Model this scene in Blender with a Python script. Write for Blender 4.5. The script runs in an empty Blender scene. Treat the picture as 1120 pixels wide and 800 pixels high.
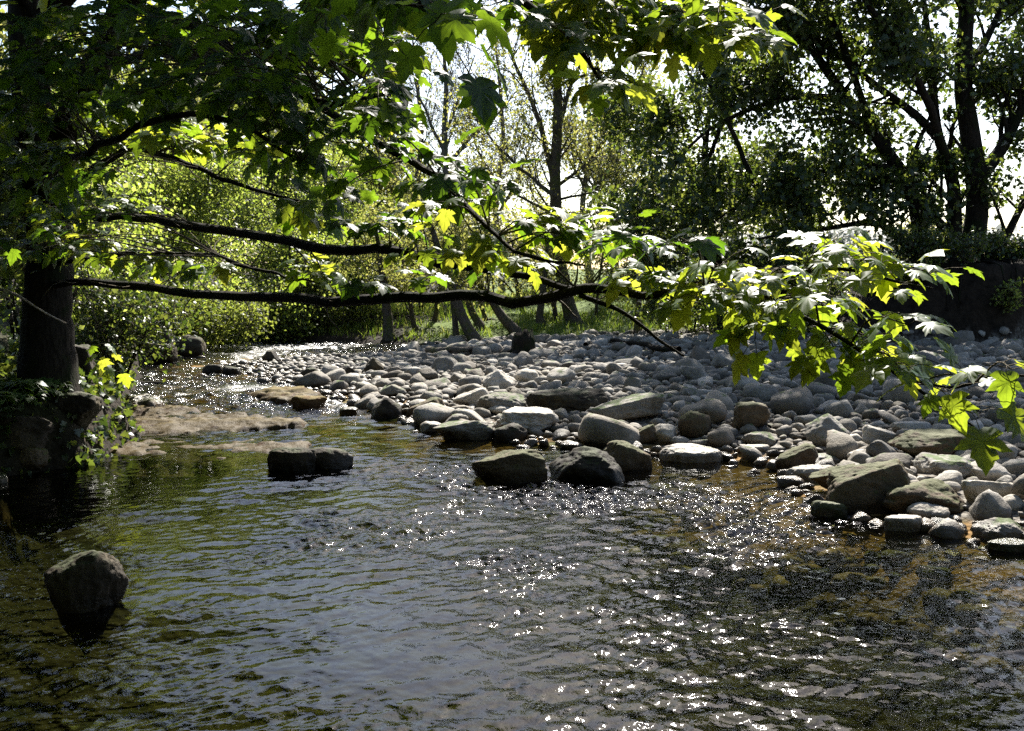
import bpy, math, numpy as np
from mathutils import Vector

rng = np.random.default_rng(11)
sc = bpy.context.scene
COL = sc.collection
R = math.radians

# ------------------------------------------------------------------ camera mapping
F, CH = 1076.0, 2.0
PIT = math.atan(100 / F)
FW = np.array([0, math.cos(PIT), -math.sin(PIT)])
UP = np.array([0, math.sin(PIT), math.cos(PIT)])
RT = np.array([1.0, 0, 0])
CAM = np.array([0, 0, CH])


def ray(px, py):
    return RT * (px - 560) / F + FW + UP * (400 - py) / F


def P(px, py, d):
    r = ray(px, py)
    return CAM + r * (d / r[1])


AZ, EL = R(13), R(43)
SUN = np.array([math.sin(AZ) * math.cos(EL), math.cos(AZ) * math.cos(EL), math.sin(EL)])


# ------------------------------------------------------------------ noise
def vnoise(p, seed=0):
    p = np.asarray(p, float)
    i = np.floor(p).astype(np.int64)
    f = p - i
    f = f * f * (3 - 2 * f)

    def h(a, b, c):
        n = (a * 73856093) ^ (b * 19349663) ^ (c * 83492791) ^ (seed * 374761393 + 1013)
        n = (n ^ (n >> 13)) & 0x7FFFFFFF
        n = (n * (n * n % 1000003 * 15731 + 789221) + 1376312589) & 0x7FFFFFFF
        return n / 1073741824.0 - 1.0
    x, y, z = i[..., 0], i[..., 1], i[..., 2]
    fx, fy, fz = f[..., 0], f[..., 1], f[..., 2]
    def L(a, b, t): return a + (b - a) * t
    return L(L(L(h(x, y, z), h(x + 1, y, z), fx), L(h(x, y + 1, z), h(x + 1, y + 1, z), fx), fy),
             L(L(h(x, y, z + 1), h(x + 1, y, z + 1), fx), L(h(x, y + 1, z + 1), h(x + 1, y + 1, z + 1), fx), fy), fz)


def fbm(p, oct=4, seed=0):
    a, s, out = 1.0, 1.0, 0
    for k in range(oct):
        out = out + a * vnoise(np.asarray(p) * s, seed + k)
        a *= .5
        s *= 2.03
    return out


def sstep(a, b, x):
    t = np.clip((x - a) / (b - a), 0, 1)
    return t * t * (3 - 2 * t)


def nrm(v):
    v = np.asarray(v, float)
    return v / np.maximum(np.linalg.norm(v, axis=-1, keepdims=True), 1e-9)


# ------------------------------------------------------------------ mesh plumbing
def mk(name, verts, faces, mat=None, parent=None, smooth=True, rnd=None, attrs=None):
    """faces: list of (n,k) int arrays; one linked mesh object"""
    me = bpy.data.meshes.new(name)
    verts = np.asarray(verts, np.float32)
    if parent is not None:
        verts = verts - np.array(parent.matrix_world.translation if parent.parent is None else parent.parent.location, np.float32)
    me.vertices.add(len(verts))
    me.vertices.foreach_set('co', verts.ravel())
    faces = [np.asarray(f, np.int32) for f in faces if len(f)]
    loops = np.concatenate([f.ravel() for f in faces])
    cnt = np.concatenate([np.full(len(f), f.shape[1], np.int32) for f in faces])
    st = np.concatenate([[0], np.cumsum(cnt)[:-1]]).astype(np.int32)
    me.loops.add(len(loops))
    me.loops.foreach_set('vertex_index', loops)
    me.polygons.add(len(cnt))
    me.polygons.foreach_set('loop_start', st)
    try:
        me.polygons.foreach_set('loop_total', cnt)
    except Exception:
        pass
    me.update(calc_edges=True)
    me.polygons.foreach_set('use_smooth', np.full(len(cnt), smooth))
    if rnd is not None:
        a = me.attributes.new('rnd', 'FLOAT', 'POINT')
        a.data.foreach_set('value', np.asarray(rnd, np.float32))
    for k, v in (attrs or {}).items():
        a = me.attributes.new(k, 'FLOAT', 'POINT')
        a.data.foreach_set('value', np.asarray(v, np.float32))
    me.validate()
    o = bpy.data.objects.new(name, me)
    if mat:
        me.materials.append(mat)
    COL.objects.link(o)
    if parent is not None:
        o.parent = parent
    return o


def empty(name, loc):
    o = bpy.data.objects.new(name, None)
    o.empty_display_size = .2
    o.location = loc
    COL.objects.link(o)
    bpy.context.view_layer.update()
    return o


def tag(o, label=None, cat=None, group=None, kind=None):
    if label: o['label'] = label
    if cat: o['category'] = cat
    if group: o['group'] = group
    if kind: o['kind'] = kind
    return o


class MB:
    def __init__(s):
        s.v, s.f, s.r, s.n, s.e = [], {3: [], 4: []}, [], 0, []

    def add(s, v, f, r=None, e=None):
        v = np.asarray(v, float).reshape(-1, 3)
        f = np.asarray(f)
        s.f[f.shape[1]].append(f + s.n)
        s.v.append(v)
        s.r.append(np.full(len(v), .5) if r is None else np.broadcast_to(r, (len(v),)))
        s.e.append(np.zeros(len(v)) if e is None else e)
        s.n += len(v)

    def tube(s, pts, rad, sides=6, r=None):
        pts = np.asarray(pts, float)
        n = len(pts)
        rad = np.broadcast_to(np.asarray(rad, float), (n,))
        t = np.gradient(pts, axis=0)
        t = nrm(t)
        ref = np.array([0, 0, 1.0]) if abs(t[:, 2]).mean() < .8 else np.array([0, 1.0, 0])
        a = nrm(np.cross(t, ref))
        b = np.cross(t, a)
        th = np.arange(sides) / sides * 2 * math.pi
        ring = pts[:, None] + rad[:, None, None] * (np.cos(th)[None, :, None] * a[:, None] + np.sin(th)[None, :, None] * b[:, None])
        i = np.arange(n - 1)[:, None] * sides
        j = np.arange(sides)[None]
        k = (j + 1) % sides
        q = np.stack([i + j, i + k, i + sides + k, i + sides + j], -1).reshape(-1, 4)
        s.add(ring.reshape(-1, 3), q, r)
        # end cap
        c = np.stack([np.full(sides - 2, (n - 1) * sides), (n - 1) * sides + np.arange(1, sides - 1), (n - 1) * sides + np.arange(2, sides)], -1)
        s.f[3].append(c + s.n - n * sides)

    def build(s, name, mat, parent=None, smooth=True):
        f = [np.concatenate(s.f[k]) for k in (3, 4) if s.f[k]]
        return mk(name, np.concatenate(s.v), f, mat, parent, smooth, np.concatenate(s.r), {'vein': np.concatenate(s.e)} if any(x.any() for x in s.e) else None)


def spline(pts, n):
    """Catmull-Rom resample"""
    p = np.asarray(pts, float)
    if len(p) < 3:
        return p[0] + (p[-1] - p[0]) * np.linspace(0, 1, n)[:, None]
    p = np.vstack([2 * p[0] - p[1], p, 2 * p[-1] - p[-2]])
    m = len(p) - 3
    t = np.linspace(0, m - 1e-6, n)
    i = t.astype(int)
    u = (t - i)[:, None]
    a, b, c, d = p[i], p[i + 1], p[i + 2], p[i + 3]
    return .5 * (2 * b + (c - a) * u + (2 * a - 5 * b + 4 * c - d) * u ** 2 + (3 * b - a - 3 * c + d) * u ** 3)


# ------------------------------------------------------------------ materials
def newmat(name):
    m = bpy.data.materials.new(name)
    m.use_nodes = True
    nt = m.node_tree
    nt.nodes.clear()
    out = nt.nodes.new('ShaderNodeOutputMaterial')
    return m, nt, out


def N(nt, t, **kw):
    n = nt.nodes.new(t)
    for k, v in kw.items():
        if k in n.inputs.keys():
            n.inputs[k].default_value = v
        else:
            setattr(n, k, v)
    return n


def ramp(nt, fac, stops, interp='LINEAR'):
    n = nt.nodes.new('ShaderNodeValToRGB')
    n.color_ramp.interpolation = interp
    e = n.color_ramp.elements
    while len(e) < len(stops):
        e.new(.5)
    for k, (p, c) in enumerate(stops):
        e[k].position = p
        e[k].color = (*c, 1)
    nt.links.new(fac, n.inputs[0])
    return n.outputs[0]


def mixc(nt, fac, a, b, mode='MIX'):
    n = nt.nodes.new('ShaderNodeMix')
    n.data_type = 'RGBA'
    n.blend_type = mode
    for s, v in ((n.inputs[0], fac), (n.inputs[6], a), (n.inputs[7], b)):
        if isinstance(v, (int, float)):
            s.default_value = v
        elif isinstance(v, tuple):
            s.default_value = (*v, 1)
        else:
            nt.links.new(v, s)
    return n.outputs[2]


def noise(nt, scale, detail=4, rough=.55, vec=None, dist=0):
    n = N(nt, 'ShaderNodeTexNoise', Scale=scale, Detail=detail, Roughness=rough, Distortion=dist)
    if vec is not None:
        nt.links.new(vec, n.inputs['Vector'])
    return n.outputs[0]


def mathn(nt, op, a, b=0.0, c=None, clamp=False):
    n = nt.nodes.new('ShaderNodeMath')
    n.operation = op
    n.use_clamp = clamp
    for k, v in enumerate((a, b, c)):
        if v is None: continue
        if isinstance(v, (int, float)): n.inputs[k].default_value = v
        else: nt.links.new(v, n.inputs[k])
    return n.outputs[0]


def bump(nt, h, strength, dist=.01):
    n = N(nt, 'ShaderNodeBump', Strength=strength, Distance=dist)
    nt.links.new(h, n.inputs['Height'])
    return n.outputs[0]


def geo_pos(nt):
    return nt.nodes.new('ShaderNodeNewGeometry').outputs['Position']


def leafmat(name, top, trans, mixf=.5, rough=.4, spec=.5, veins=False):
    """top / trans: lists of colours spread over the per-leaf random value"""
    m, nt, out = newmat(name)
    at = N(nt, 'ShaderNodeAttribute', attribute_name='rnd')
    k = len(top)
    ct = ramp(nt, at.outputs['Fac'], [(i / max(1, k - 1), c) for i, c in enumerate(top)])
    k = len(trans)
    cr = ramp(nt, at.outputs['Fac'], [(i / max(1, k - 1), c) for i, c in enumerate(trans)])
    if veins:
        ve = ramp(nt, N(nt, 'ShaderNodeAttribute', attribute_name='vein').outputs['Fac'], [(.62, (0, 0, 0)), (.95, (1, 1, 1))])
        blot = ramp(nt, noise(nt, 38, 3, .6, geo_pos(nt)), [(.35, (.72, .72, .7)), (.6, (1.08, 1.06, 1))])
        ct = mixc(nt, 1.0, mixc(nt, mathn(nt, 'MULTIPLY', ve, .5), ct, (.09, .13, .04)), blot, 'MULTIPLY')
        cr = mixc(nt, 1.0, mixc(nt, mathn(nt, 'MULTIPLY', ve, .55), cr, (.10, .16, .01)), blot, 'MULTIPLY')
    p = N(nt, 'ShaderNodeBsdfPrincipled', Roughness=rough)
    p.inputs['Specular IOR Level'].default_value = spec
    nt.links.new(ct, p.inputs['Base Color'])
    t = N(nt, 'ShaderNodeBsdfTranslucent')
    nt.links.new(cr, t.inputs['Color'])
    mx = N(nt, 'ShaderNodeMixShader')
    mx.inputs[0].default_value = mixf
    nt.links.new(p.outputs[0], mx.inputs[1])
    nt.links.new(t.outputs[0], mx.inputs[2])
    nt.links.new(mx.outputs[0], out.inputs[0])
    return m


def barkmat(name, c1, c2, moss=None):
    m, nt, out = newmat(name)
    pos = geo_pos(nt)
    mp = N(nt, 'ShaderNodeMapping')
    mp.inputs['Scale'].default_value = (1, 1, .25)
    nt.links.new(pos, mp.inputs[0])
    h = noise(nt, 26, 5, .65, mp.outputs[0])
    c = ramp(nt, h, [(.3, c1), (.7, c2)])
    if moss:
        f = ramp(nt, noise(nt, 3.0, 4, .6, pos), [(.5, (0, 0, 0)), (.62, (1, 1, 1))])
        c = mixc(nt, f, c, moss)
    p = N(nt, 'ShaderNodeBsdfPrincipled', Roughness=.9)
    p.inputs['Specular IOR Level'].default_value = .1
    nt.links.new(c, p.inputs['Base Color'])
    nt.links.new(bump(nt, h, 1.0, .05), p.inputs['Normal'])
    nt.links.new(p.outputs[0], out.inputs[0])
    return m


def stonemat(name, cols, use_attr=False, moss=0.0, mosscol=(.05, .075, .015), scale=1.0, wet=True, stain=.5, gloss=.25, spec=.2):
    m, nt, out = newmat(name)
    pos = geo_pos(nt)
    if use_attr:
        rv = N(nt, 'ShaderNodeAttribute', attribute_name='rnd').outputs['Fac']
    else:
        rv = N(nt, 'ShaderNodeObjectInfo').outputs['Random']
    k = len(cols)
    base = ramp(nt, rv, [(i / max(1, k - 1), c) for i, c in enumerate(cols)])
    n1 = noise(nt, 5 * scale, 6, .6, pos)
    n2 = noise(nt, 34 * scale, 6, .7, pos)
    v = mixc(nt, 1.0, base, ramp(nt, n1, [(.3, (.62, .6, .56)), (.5, (.95, .93, .9)), (.7, (1.15, 1.13, 1.1))]), 'MULTIPLY')
    v = mixc(nt, .7, v, ramp(nt, n2, [(.3, (.6, .58, .55)), (.55, (1, 1, 1)), (.72, (1.25, 1.25, 1.22))]), 'MULTIPLY')
    # lichen / algae staining
    n3 = noise(nt, 2.6 * scale, 5, .62, pos, .4)
    if stain > 0:
        f = ramp(nt, n3, [(.48, (0, 0, 0)), (.64, (1, 1, 1))])
        v = mixc(nt, mathn(nt, 'MULTIPLY', f, stain), v, (.085, .065, .035))
    if moss > 0:
        nz = nt.nodes.new('ShaderNodeSeparateXYZ')
        g = nt.nodes.new('ShaderNodeNewGeometry')
        nt.links.new(g.outputs['Normal'], nz.inputs[0])
        f = mathn(nt, 'ADD', mathn(nt, 'MULTIPLY', nz.outputs[2], .35), noise(nt, 6 * scale, 5, .65, pos))
        f = ramp(nt, f, [(.95 - moss * .5, (0, 0, 0)), (1.05 - moss * .5, (1, 1, 1))])
        v = mixc(nt, f, v, mosscol)
    p = N(nt, 'ShaderNodeBsdfPrincipled')
    p.inputs['Specular IOR Level'].default_value = spec
    if wet:     # wet tide mark close to the water line
        sp = nt.nodes.new('ShaderNodeSeparateXYZ')
        nt.links.new(pos, sp.inputs[0])
        w = mathn(nt, 'ADD', sp.outputs[2], mathn(nt, 'MULTIPLY', noise(nt, 7, 3, .5, pos), -.07))
        wf = ramp(nt, w, [(.03, (1, 1, 1)), (.11, (0, 0, 0))])
        v = mixc(nt, wf, v, mixc(nt, 1.0, v, (.35, .31, .26), 'MULTIPLY'))
        nt.links.new(ramp(nt, wf, [(0, (.8, .8, .8)), (1, (gloss, gloss, gloss))]), p.inputs['Roughness'])
    else:
        p.inputs['Roughness'].default_value = .8
    nt.links.new(v, p.inputs['Base Color'])
    hh = mathn(nt, 'ADD', mathn(nt, 'MULTIPLY', n1, .6), mathn(nt, 'MULTIPLY', n2, .25))
    nt.links.new(bump(nt, hh, 1.0, .05), p.inputs['Normal'])
    nt.links.new(p.outputs[0], out.inputs[0])
    return m


M = {}
PALE = [(.09, .083, .075), (.32, .298, .265), (.19, .18, .168), (.40, .378, .34), (.08, .068, .054), (.26, .235, .20), (.155, .143, .127), (.35, .33, .30), (.12, .112, .104), (.235, .222, .20)]
M['cobble'] = stonemat('cobble_stone', PALE, False, 0.15, stain=.5)
M['cobble_many'] = stonemat('cobble_stone_many', PALE, True, 0.12, stain=.5)
M['pale'] = stonemat('pale_stone', [(.44, .41, .37), (.36, .335, .295)], False, .1, stain=.2)
M['grey'] = stonemat('grey_stone', [(.25, .235, .215), (.19, .175, .155)], False, .35, stain=.5)
M['brown'] = stonemat('brown_stone', [(.075, .053, .033), (.125, .094, .06)], False, .5, (.06, .062, .02), stain=.8)
M['dark'] = stonemat('dark_wet_stone', [(.020, .016, .011), (.040, .031, .020)], False, .35, (.03, .035, .012), stain=.6)
M['mossy'] = stonemat('mossy_stone', [(.30, .28, .22), (.2, .18, .14)], False, 1.05, (.075, .085, .03), stain=.4)
M['tan'] = stonemat('tan_ledge_stone', [(.10, .055, .024), (.13, .08, .036)], False, .55, (.13, .10, .04), stain=.5, gloss=.6, spec=.08)
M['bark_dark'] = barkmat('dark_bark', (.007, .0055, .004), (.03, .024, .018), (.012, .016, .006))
M['bark_grey'] = barkmat('grey_bark', (.05, .042, .034), (.15, .13, .105), (.06, .065, .03))
M['bark_alder'] = barkmat('alder_bark', (.045, .038, .03), (.12, .10, .08), (.075, .08, .03))
M['twig'] = barkmat('twig_bark', (.06, .05, .036), (.13, .11, .08))
M['drift'] = barkmat('drift_wood', (.12, .10, .08), (.3, .27, .22))
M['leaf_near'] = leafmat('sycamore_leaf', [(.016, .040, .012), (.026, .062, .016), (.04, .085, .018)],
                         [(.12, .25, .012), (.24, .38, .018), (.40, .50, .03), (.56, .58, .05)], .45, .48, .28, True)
M['leaf_right'] = leafmat('dark_tree_leaf', [(.02, .036, .012), (.04, .065, .018)],
                          [(.05, .085, .01), (.12, .17, .02), (.22, .25, .035)], .42, .42)
M['leaf_bush'] = leafmat('bush_leaf', [(.06, .085, .02), (.09, .115, .025)],
                         [(.20, .29, .03), (.36, .45, .06), (.50, .55, .11)], .5, .5, .4)
M['leaf_spring'] = leafmat('spring_leaf', [(.075, .085, .03), (.10, .105, .035)],
                           [(.24, .27, .05), (.36, .37, .08), (.46, .44, .12)], .45, .6, .3)
M['leaf_far'] = leafmat('far_leaf', [(.05, .065, .022), (.085, .10, .03)],
                        [(.18, .23, .03), (.34, .38, .06)], .45, .6, .3)
M['grass'] = leafmat('grass_blade', [(.05, .085, .015), (.085, .13, .02), (.12, .14, .04)],
                     [(.10, .17, .015), (.2, .28, .03), (.27, .28, .06)], .5, .5, .3)
M['fern'] = leafmat('fern_leaf', [(.035, .07, .015), (.06, .10, .02)], [(.10, .17, .015), (.2, .28, .03)], .45, .45, .4)

# ------------------------------------------------------------------ terrain
XL = np.array([(-10, -2.5), (2, -3.3), (5, -4.7), (8, -5.2), (9.5, -5.1), (10.2, -4.4), (12, -4.6), (13, -5.2), (14.5, -6.0), (16.5, -6.5), (20, -7.6), (25, -9.2), (29, -10.5), (33, -14.5), (45, -26), (300, -180)], float)
XR = np.array([(-10, 9), (2, 6.2), (5, 4.9), (7.1, 3.75), (7.8, 3.0), (8.8, 2.75), (10.2, 2.8), (10.7, 1.8), (11.4, .3), (12.3, -.8), (13.9, -1.7), (15.4, -2.6), (17.2, -3.7), (19.6, -5.1), (21.5, -6.1), (23.2, -5.4), (24.3, -2.6), (27.4, -2.0), (28.6, -5), (30, -9), (33, -12.5), (45, -22), (300, -170)], float)


def H(x, y):
    x = np.asarray(x, float); y = np.asarray(y, float)
    x, y = np.broadcast_arrays(x, y)
    p = np.stack([x, y, np.zeros_like(x)], -1)
    w = .25 * vnoise(p * .9, 3)
    xl = np.interp(y, XL[:, 0], XL[:, 1]) + w
    xr = np.interp(y, XR[:, 0], XR[:, 1]) + w * .6
    dl, dr = x - xl, xr - x                     # >0 inside the water
    n = fbm(p * .55, 4, 5)
    n2 = fbm(p * 2.2, 3, 9)
    maxdep = np.interp(y, [0, 9, 12, 16, 22, 60], [.75, .62, .32, .22, .12, .12])
    bed = -maxdep * sstep(0, 1.0, dl / .4) * sstep(-.1, 1.0, dr / 3.0) + .05 * n2 * sstep(.1, 1, dr)
    sb = np.maximum(-dr, 0)
    bar = .03 + (.06 + .36 * sstep(-4.5, 4, x)) * (1 - np.exp(-sb / 4.5)) + .05 * n * sstep(-5, 0, x) + .025 * n2
    bar = np.where(sb <= 0, 0, bar * sstep(0, .9, sb))
    # far bank beyond the stone bar
    bank = .55 * sstep(27.0, 34.0, y + n * .9) + .35 * sstep(30, 50, y) + 1.2 * sstep(40, 120, y)
    # high earth bank to the right
    e = sstep(22.2 + .6 * n, 23.2 + .6 * n, y + .55 * sstep(14, 9, x)) * sstep(6.4, 9.2, x + .25 * n)
    high = np.where(x > 5, e * (1.45 + .45 * sstep(8.6, 10.2, x) + .05 * n + .10 * n2), 0)
    sl = np.maximum(-dl, 0)
    left = np.where(sl > 0, (1 - np.exp(-sl / .22)) * (.80 + .12 * n) + .25 * np.minimum(sl, 4) * .5 + .05 * n2, 0)
    z = np.where((dl > 0) & (dr > 0), bed, 0) + np.where(dr <= 0, bar + np.maximum(bank * (dr < 0), high), 0) + left
    return z


def ground_hit(px, py):
    r = ray(px, py)
    t = np.linspace(3, 60, 4000)
    q = CAM + r * (t / r[1])[:, None]
    below = np.where(q[:, 2] <= np.maximum(H(q[:, 0], q[:, 1]), 0.0))[0]
    return q[below[0]] if len(below) else q[-1]


def axis(vals):
    out = []
    for a, b, s in vals:
        out.append(np.arange(a, b, s))
    return np.concatenate(out)


gy = axis([(-12, 0, 1.0), (0, 14, .10), (14, 32, .14), (32, 60, .7), (60, 140, 4), (140, 420, 20)])
gx = axis([(-300, -40, 20), (-40, -14, 1.6), (-14, -9, .3), (-9, 7, .10), (7, 18, .16), (18, 40, 1.2), (40, 300, 20)])
X, Y = np.meshgrid(gx, gy)
Z = H(X, Y)
nx, ny = len(gx), len(gy)
ii = (np.arange(ny - 1)[:, None] * nx + np.arange(nx - 1)[None]).ravel()
quads = np.stack([ii, ii + 1, ii + nx + 1, ii + nx], -1)
V = np.stack([X, Y, Z], -1).reshape(-1, 3)
pn = fbm(V * np.array([.5, .5, 0]), 4, 21)
xr_ = np.interp(V[:, 1], XR[:, 0], XR[:, 1]); xl_ = np.interp(V[:, 1], XL[:, 0], XL[:, 1])
grass = sstep(27.0, 29.0, V[:, 1] + pn) * (V[:, 0] > xr_) * sstep(-3.5, -1, V[:, 0] + pn)
grass = np.maximum(grass, sstep(.3, 1.0, xl_ - V[:, 0] + .4 * pn) * .12 * sstep(20, 16, V[:, 1]))
grass = np.maximum(grass, sstep(1.0, 1.5, V[:, 2] + .15 * pn) * (V[:, 0] > 5) * sstep(26, 29, V[:, 1]))
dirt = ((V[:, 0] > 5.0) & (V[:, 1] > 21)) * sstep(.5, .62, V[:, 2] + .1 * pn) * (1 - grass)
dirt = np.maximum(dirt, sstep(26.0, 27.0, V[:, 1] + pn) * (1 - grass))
dirt = np.maximum(dirt, sstep(-.55, -.25, xl_ - V[:, 0]))

m, nt, out = newmat('ground_material')
pos = geo_pos(nt)
sp = nt.nodes.new('ShaderNodeSeparateXYZ'); nt.links.new(pos, sp.inputs[0])
vor = N(nt, 'ShaderNodeTexVoronoi', Scale=14.0); nt.links.new(pos, vor.inputs['Vector'])
peb = mixc(nt, 1.0, ramp(nt, vor.outputs['Color'], [(.1, (.08, .07, .06)), (.5, (.16, .145, .125)), (.9, (.24, .22, .19))]),
           ramp(nt, vor.outputs['Distance'], [(0, (1, 1, 1)), (.5, (.9, .9, .9)), (.75, (.35, .33, .3))]), 'MULTIPLY')
bedc = mixc(nt, noise(nt, 1.1, 5, .6, pos), (.10, .060, .020), (.24, .13, .036))
alg = ramp(nt, noise(nt, .75, 4, .6, pos, .6), [(.5, (0, 0, 0)), (.62, (1, 1, 1))])
bedc = mixc(nt, mathn(nt, 'MULTIPLY', alg, .85), bedc, (.018, .042, .005))
bedc = mixc(nt, mathn(nt, 'MULTIPLY', ramp(nt, vor.outputs['Distance'], [(.1, (1, 1, 1)), (.6, (0, 0, 0))]), .35), bedc, (.22, .16, .09))
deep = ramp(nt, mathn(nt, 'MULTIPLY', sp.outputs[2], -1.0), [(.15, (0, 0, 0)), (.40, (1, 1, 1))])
bedc = mixc(nt, mathn(nt, 'MULTIPLY', deep, .93), bedc, (.008, .013, .004))  # water's light absorption put into the bed colour, darker with depth
wz = mathn(nt, 'ADD', sp.outputs[2], mathn(nt, 'MULTIPLY', noise(nt, 5, 3, .5, pos), -.05))
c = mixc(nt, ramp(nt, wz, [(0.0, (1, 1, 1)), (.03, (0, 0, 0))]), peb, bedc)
ad = N(nt, 'ShaderNodeAttribute', attribute_name='dirt').outputs['Fac']
ag = N(nt, 'ShaderNodeAttribute', attribute_name='grass').outputs['Fac']
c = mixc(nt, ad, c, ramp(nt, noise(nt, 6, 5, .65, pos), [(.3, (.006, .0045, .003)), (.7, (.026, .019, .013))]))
gcol = ramp(nt, noise(nt, 1.3, 5, .65, pos), [(.25, (.05, .055, .018)), (.5, (.075, .11, .02)), (.75, (.11, .15, .03))])
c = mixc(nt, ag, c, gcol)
p = N(nt, 'ShaderNodeBsdfPrincipled', Roughness=.9)
p.inputs['Specular IOR Level'].default_value = .1
nt.links.new(c, p.inputs['Base Color'])
hh = mathn(nt, 'ADD', noise(nt, 18, 5, .6, pos), mathn(nt, 'MULTIPLY', vor.outputs['Distance'], -.6))
nt.links.new(bump(nt, hh, .8, .05), p.inputs['Normal'])
nt.links.new(p.outputs[0], out.inputs[0])
M['ground'] = m
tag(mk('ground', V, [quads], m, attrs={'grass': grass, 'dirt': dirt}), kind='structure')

# ------------------------------------------------------------------ water
wr = np.random.default_rng(5)
wy = [1.0]
while wy[-1] < 40:
    wy.append(wy[-1] + max(.012, .0026 * wy[-1]))
wy = np.array(wy)
us = np.linspace(-1, 1, 860)
half_l = np.interp(wy, [1, 10, 20, 40], [4.6, 6.5, 9.5, 26])
half_r = np.interp(wy, [1, 7, 9, 20, 40], [7.0, 5.2, 4.2, 2.0, -2])
WX = (-half_l[:, None]) + (half_l + half_r)[:, None] * (us[None] * .5 + .5)
WY = np.broadcast_to(wy[:, None], WX.shape)
pp = np.stack([WX, WY, np.zeros_like(WX)], -1)
warp = np.stack([fbm(pp * .8, 3, 31), fbm(pp * .8, 3, 41), np.zeros_like(WX)], -1) * .10
qx, qy = WX + warp[..., 0], WY + warp[..., 1]
cell = np.maximum(np.gradient(wy), .018)[:, None] * np.ones_like(WX)
hz = np.zeros_like(WX)
flow = R(-78)            # wave trains mostly facing down-stream towards the camera
for k in range(120):
    lam = .034 * (.40 / .034) ** (wr.random() ** 1.35)
    th = flow + wr.normal(0, .8)
    kk = 2 * math.pi / lam
    amp = .0058 * lam ** .84 * wr.uniform(.5, 1.3)
    ok = sstep(2.2, 4.0, lam / cell)
    ph = kk * (qx * math.cos(th) + qy * math.sin(th)) + wr.random() * 6.28
    hz += amp * ok * (np.sin(ph) + .22 * np.sin(2 * ph + .6))
hfar = np.zeros_like(WX)
for k in range(40):
    lam = wr.uniform(.22, .7); th = flow + wr.normal(0, .9); kk = 2 * math.pi / lam
    hfar += .0105 * lam * sstep(2.0, 3.5, lam / cell) * np.sin(kk * (qx * math.cos(th) + qy * math.sin(th)) + wr.random() * 6.28)
calm = .26 + .62 * sstep(-.2, .45, fbm(pp * np.array([.9, .8, 1]), 4, 51))
# livelier water where the current runs over the shallows
calm *= .75 + 1.1 * np.exp(-(((WX - .9 - .12 * (WY - 7.5)) / 1.9) ** 2 + ((WY - 7.9) / 2.3) ** 2))
calm *= .62 + .38 * sstep(4.6, 7.0, WY)
# sheltered pools: beside the trio of boulders and under the left shelf
calm *= 1 - .8 * np.exp(-(((WX - 2.2) / .9) ** 2 + ((WY - 10.3) / .8) ** 2))
calm *= 1 - .75 * np.exp(-(((WX + 3.3) / 1.3) ** 2 + ((WY - 10.0) / 1.3) ** 2))
far_ = sstep(12.5, 16, WY)
riff = 1 + .9 * np.exp(-(((WX + .1) / 1.0) ** 2 + ((WY - 10.0) / 1.0) ** 2)) + 2.4 * far_
WZ = hz * calm * riff + hfar * sstep(12.0, 15.5, WY) * (.55 + .6 * sstep(-.3, .3, fbm(pp * np.array([.7, .5, 1]), 3, 61)))
nyw, nxw = WX.shape
ii = (np.arange(nyw - 1)[:, None] * nxw + np.arange(nxw - 1)[None]).ravel()
m, nt, out = newmat('stream_water')
pos = geo_pos(nt)
mp = N(nt, 'ShaderNodeMapping'); mp.inputs['Scale'].default_value = (1, .8, 1); nt.links.new(pos, mp.inputs[0])
h = mathn(nt, 'ADD', noise(nt, 26, 2, .5, mp.outputs[0], .2), mathn(nt, 'MULTIPLY', noise(nt, 64, 1, .5, mp.outputs[0], .1), .28))
cm = N(nt, 'ShaderNodeAttribute', attribute_name='calm').outputs['Fac']
bn = N(nt, 'ShaderNodeBump', Distance=.02)
nt.links.new(h, bn.inputs['Height'])
nt.links.new(mathn(nt, 'MULTIPLY', cm, .34), bn.inputs['Strength'])
fr = N(nt, 'ShaderNodeFresnel', IOR=1.333); nt.links.new(bn.outputs[0], fr.inputs['Normal'])
gl = N(nt, 'ShaderNodeBsdfGlossy', Roughness=.035); nt.links.new(bn.outputs[0], gl.inputs['Normal'])
nt.links.new(mathn(nt, 'MULTIPLY_ADD', N(nt, 'ShaderNodeAttribute', attribute_name='riffle').outputs['Fac'], .27, .035), gl.inputs['Roughness'])
tr = N(nt, 'ShaderNodeBsdfTransparent'); tr.inputs[0].default_value = (.48, .49, .31, 1)
mx = N(nt, 'ShaderNodeMixShader')
nt.links.new(fr.outputs[0], mx.inputs[0]); nt.links.new(tr.outputs[0], mx.inputs[1]); nt.links.new(gl.outputs[0], mx.inputs[2])
nt.links.new(mx.outputs[0], out.inputs[0])
tag(mk('stream_water', np.stack([WX, WY, WZ], -1).reshape(-1, 3), [np.stack([ii, ii + 1, ii + nxw + 1, ii + nxw], -1)], m,
       attrs={'calm': (calm * np.minimum(riff, 1.5) + 2.6 * far_).ravel(), 'riffle': (far_ * (.25 + .75 * sstep(-.1, .5, fbm(pp * np.array([.8, .6, 1]), 3, 71)))).ravel()}), kind='structure')


# ------------------------------------------------------------------ stones
def ico(sub):
    import bmesh
    bm = bmesh.new()
    bmesh.ops.create_icosphere(bm, subdivisions=sub, radius=1)
    v = np.array([q.co[:] for q in bm.verts]); f = np.array([[q.index for q in t.verts] for t in bm.faces])
    bm.free()
    return v, f


ICO = {k: ico(k) for k in (2, 3, 4, 5)}


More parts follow.
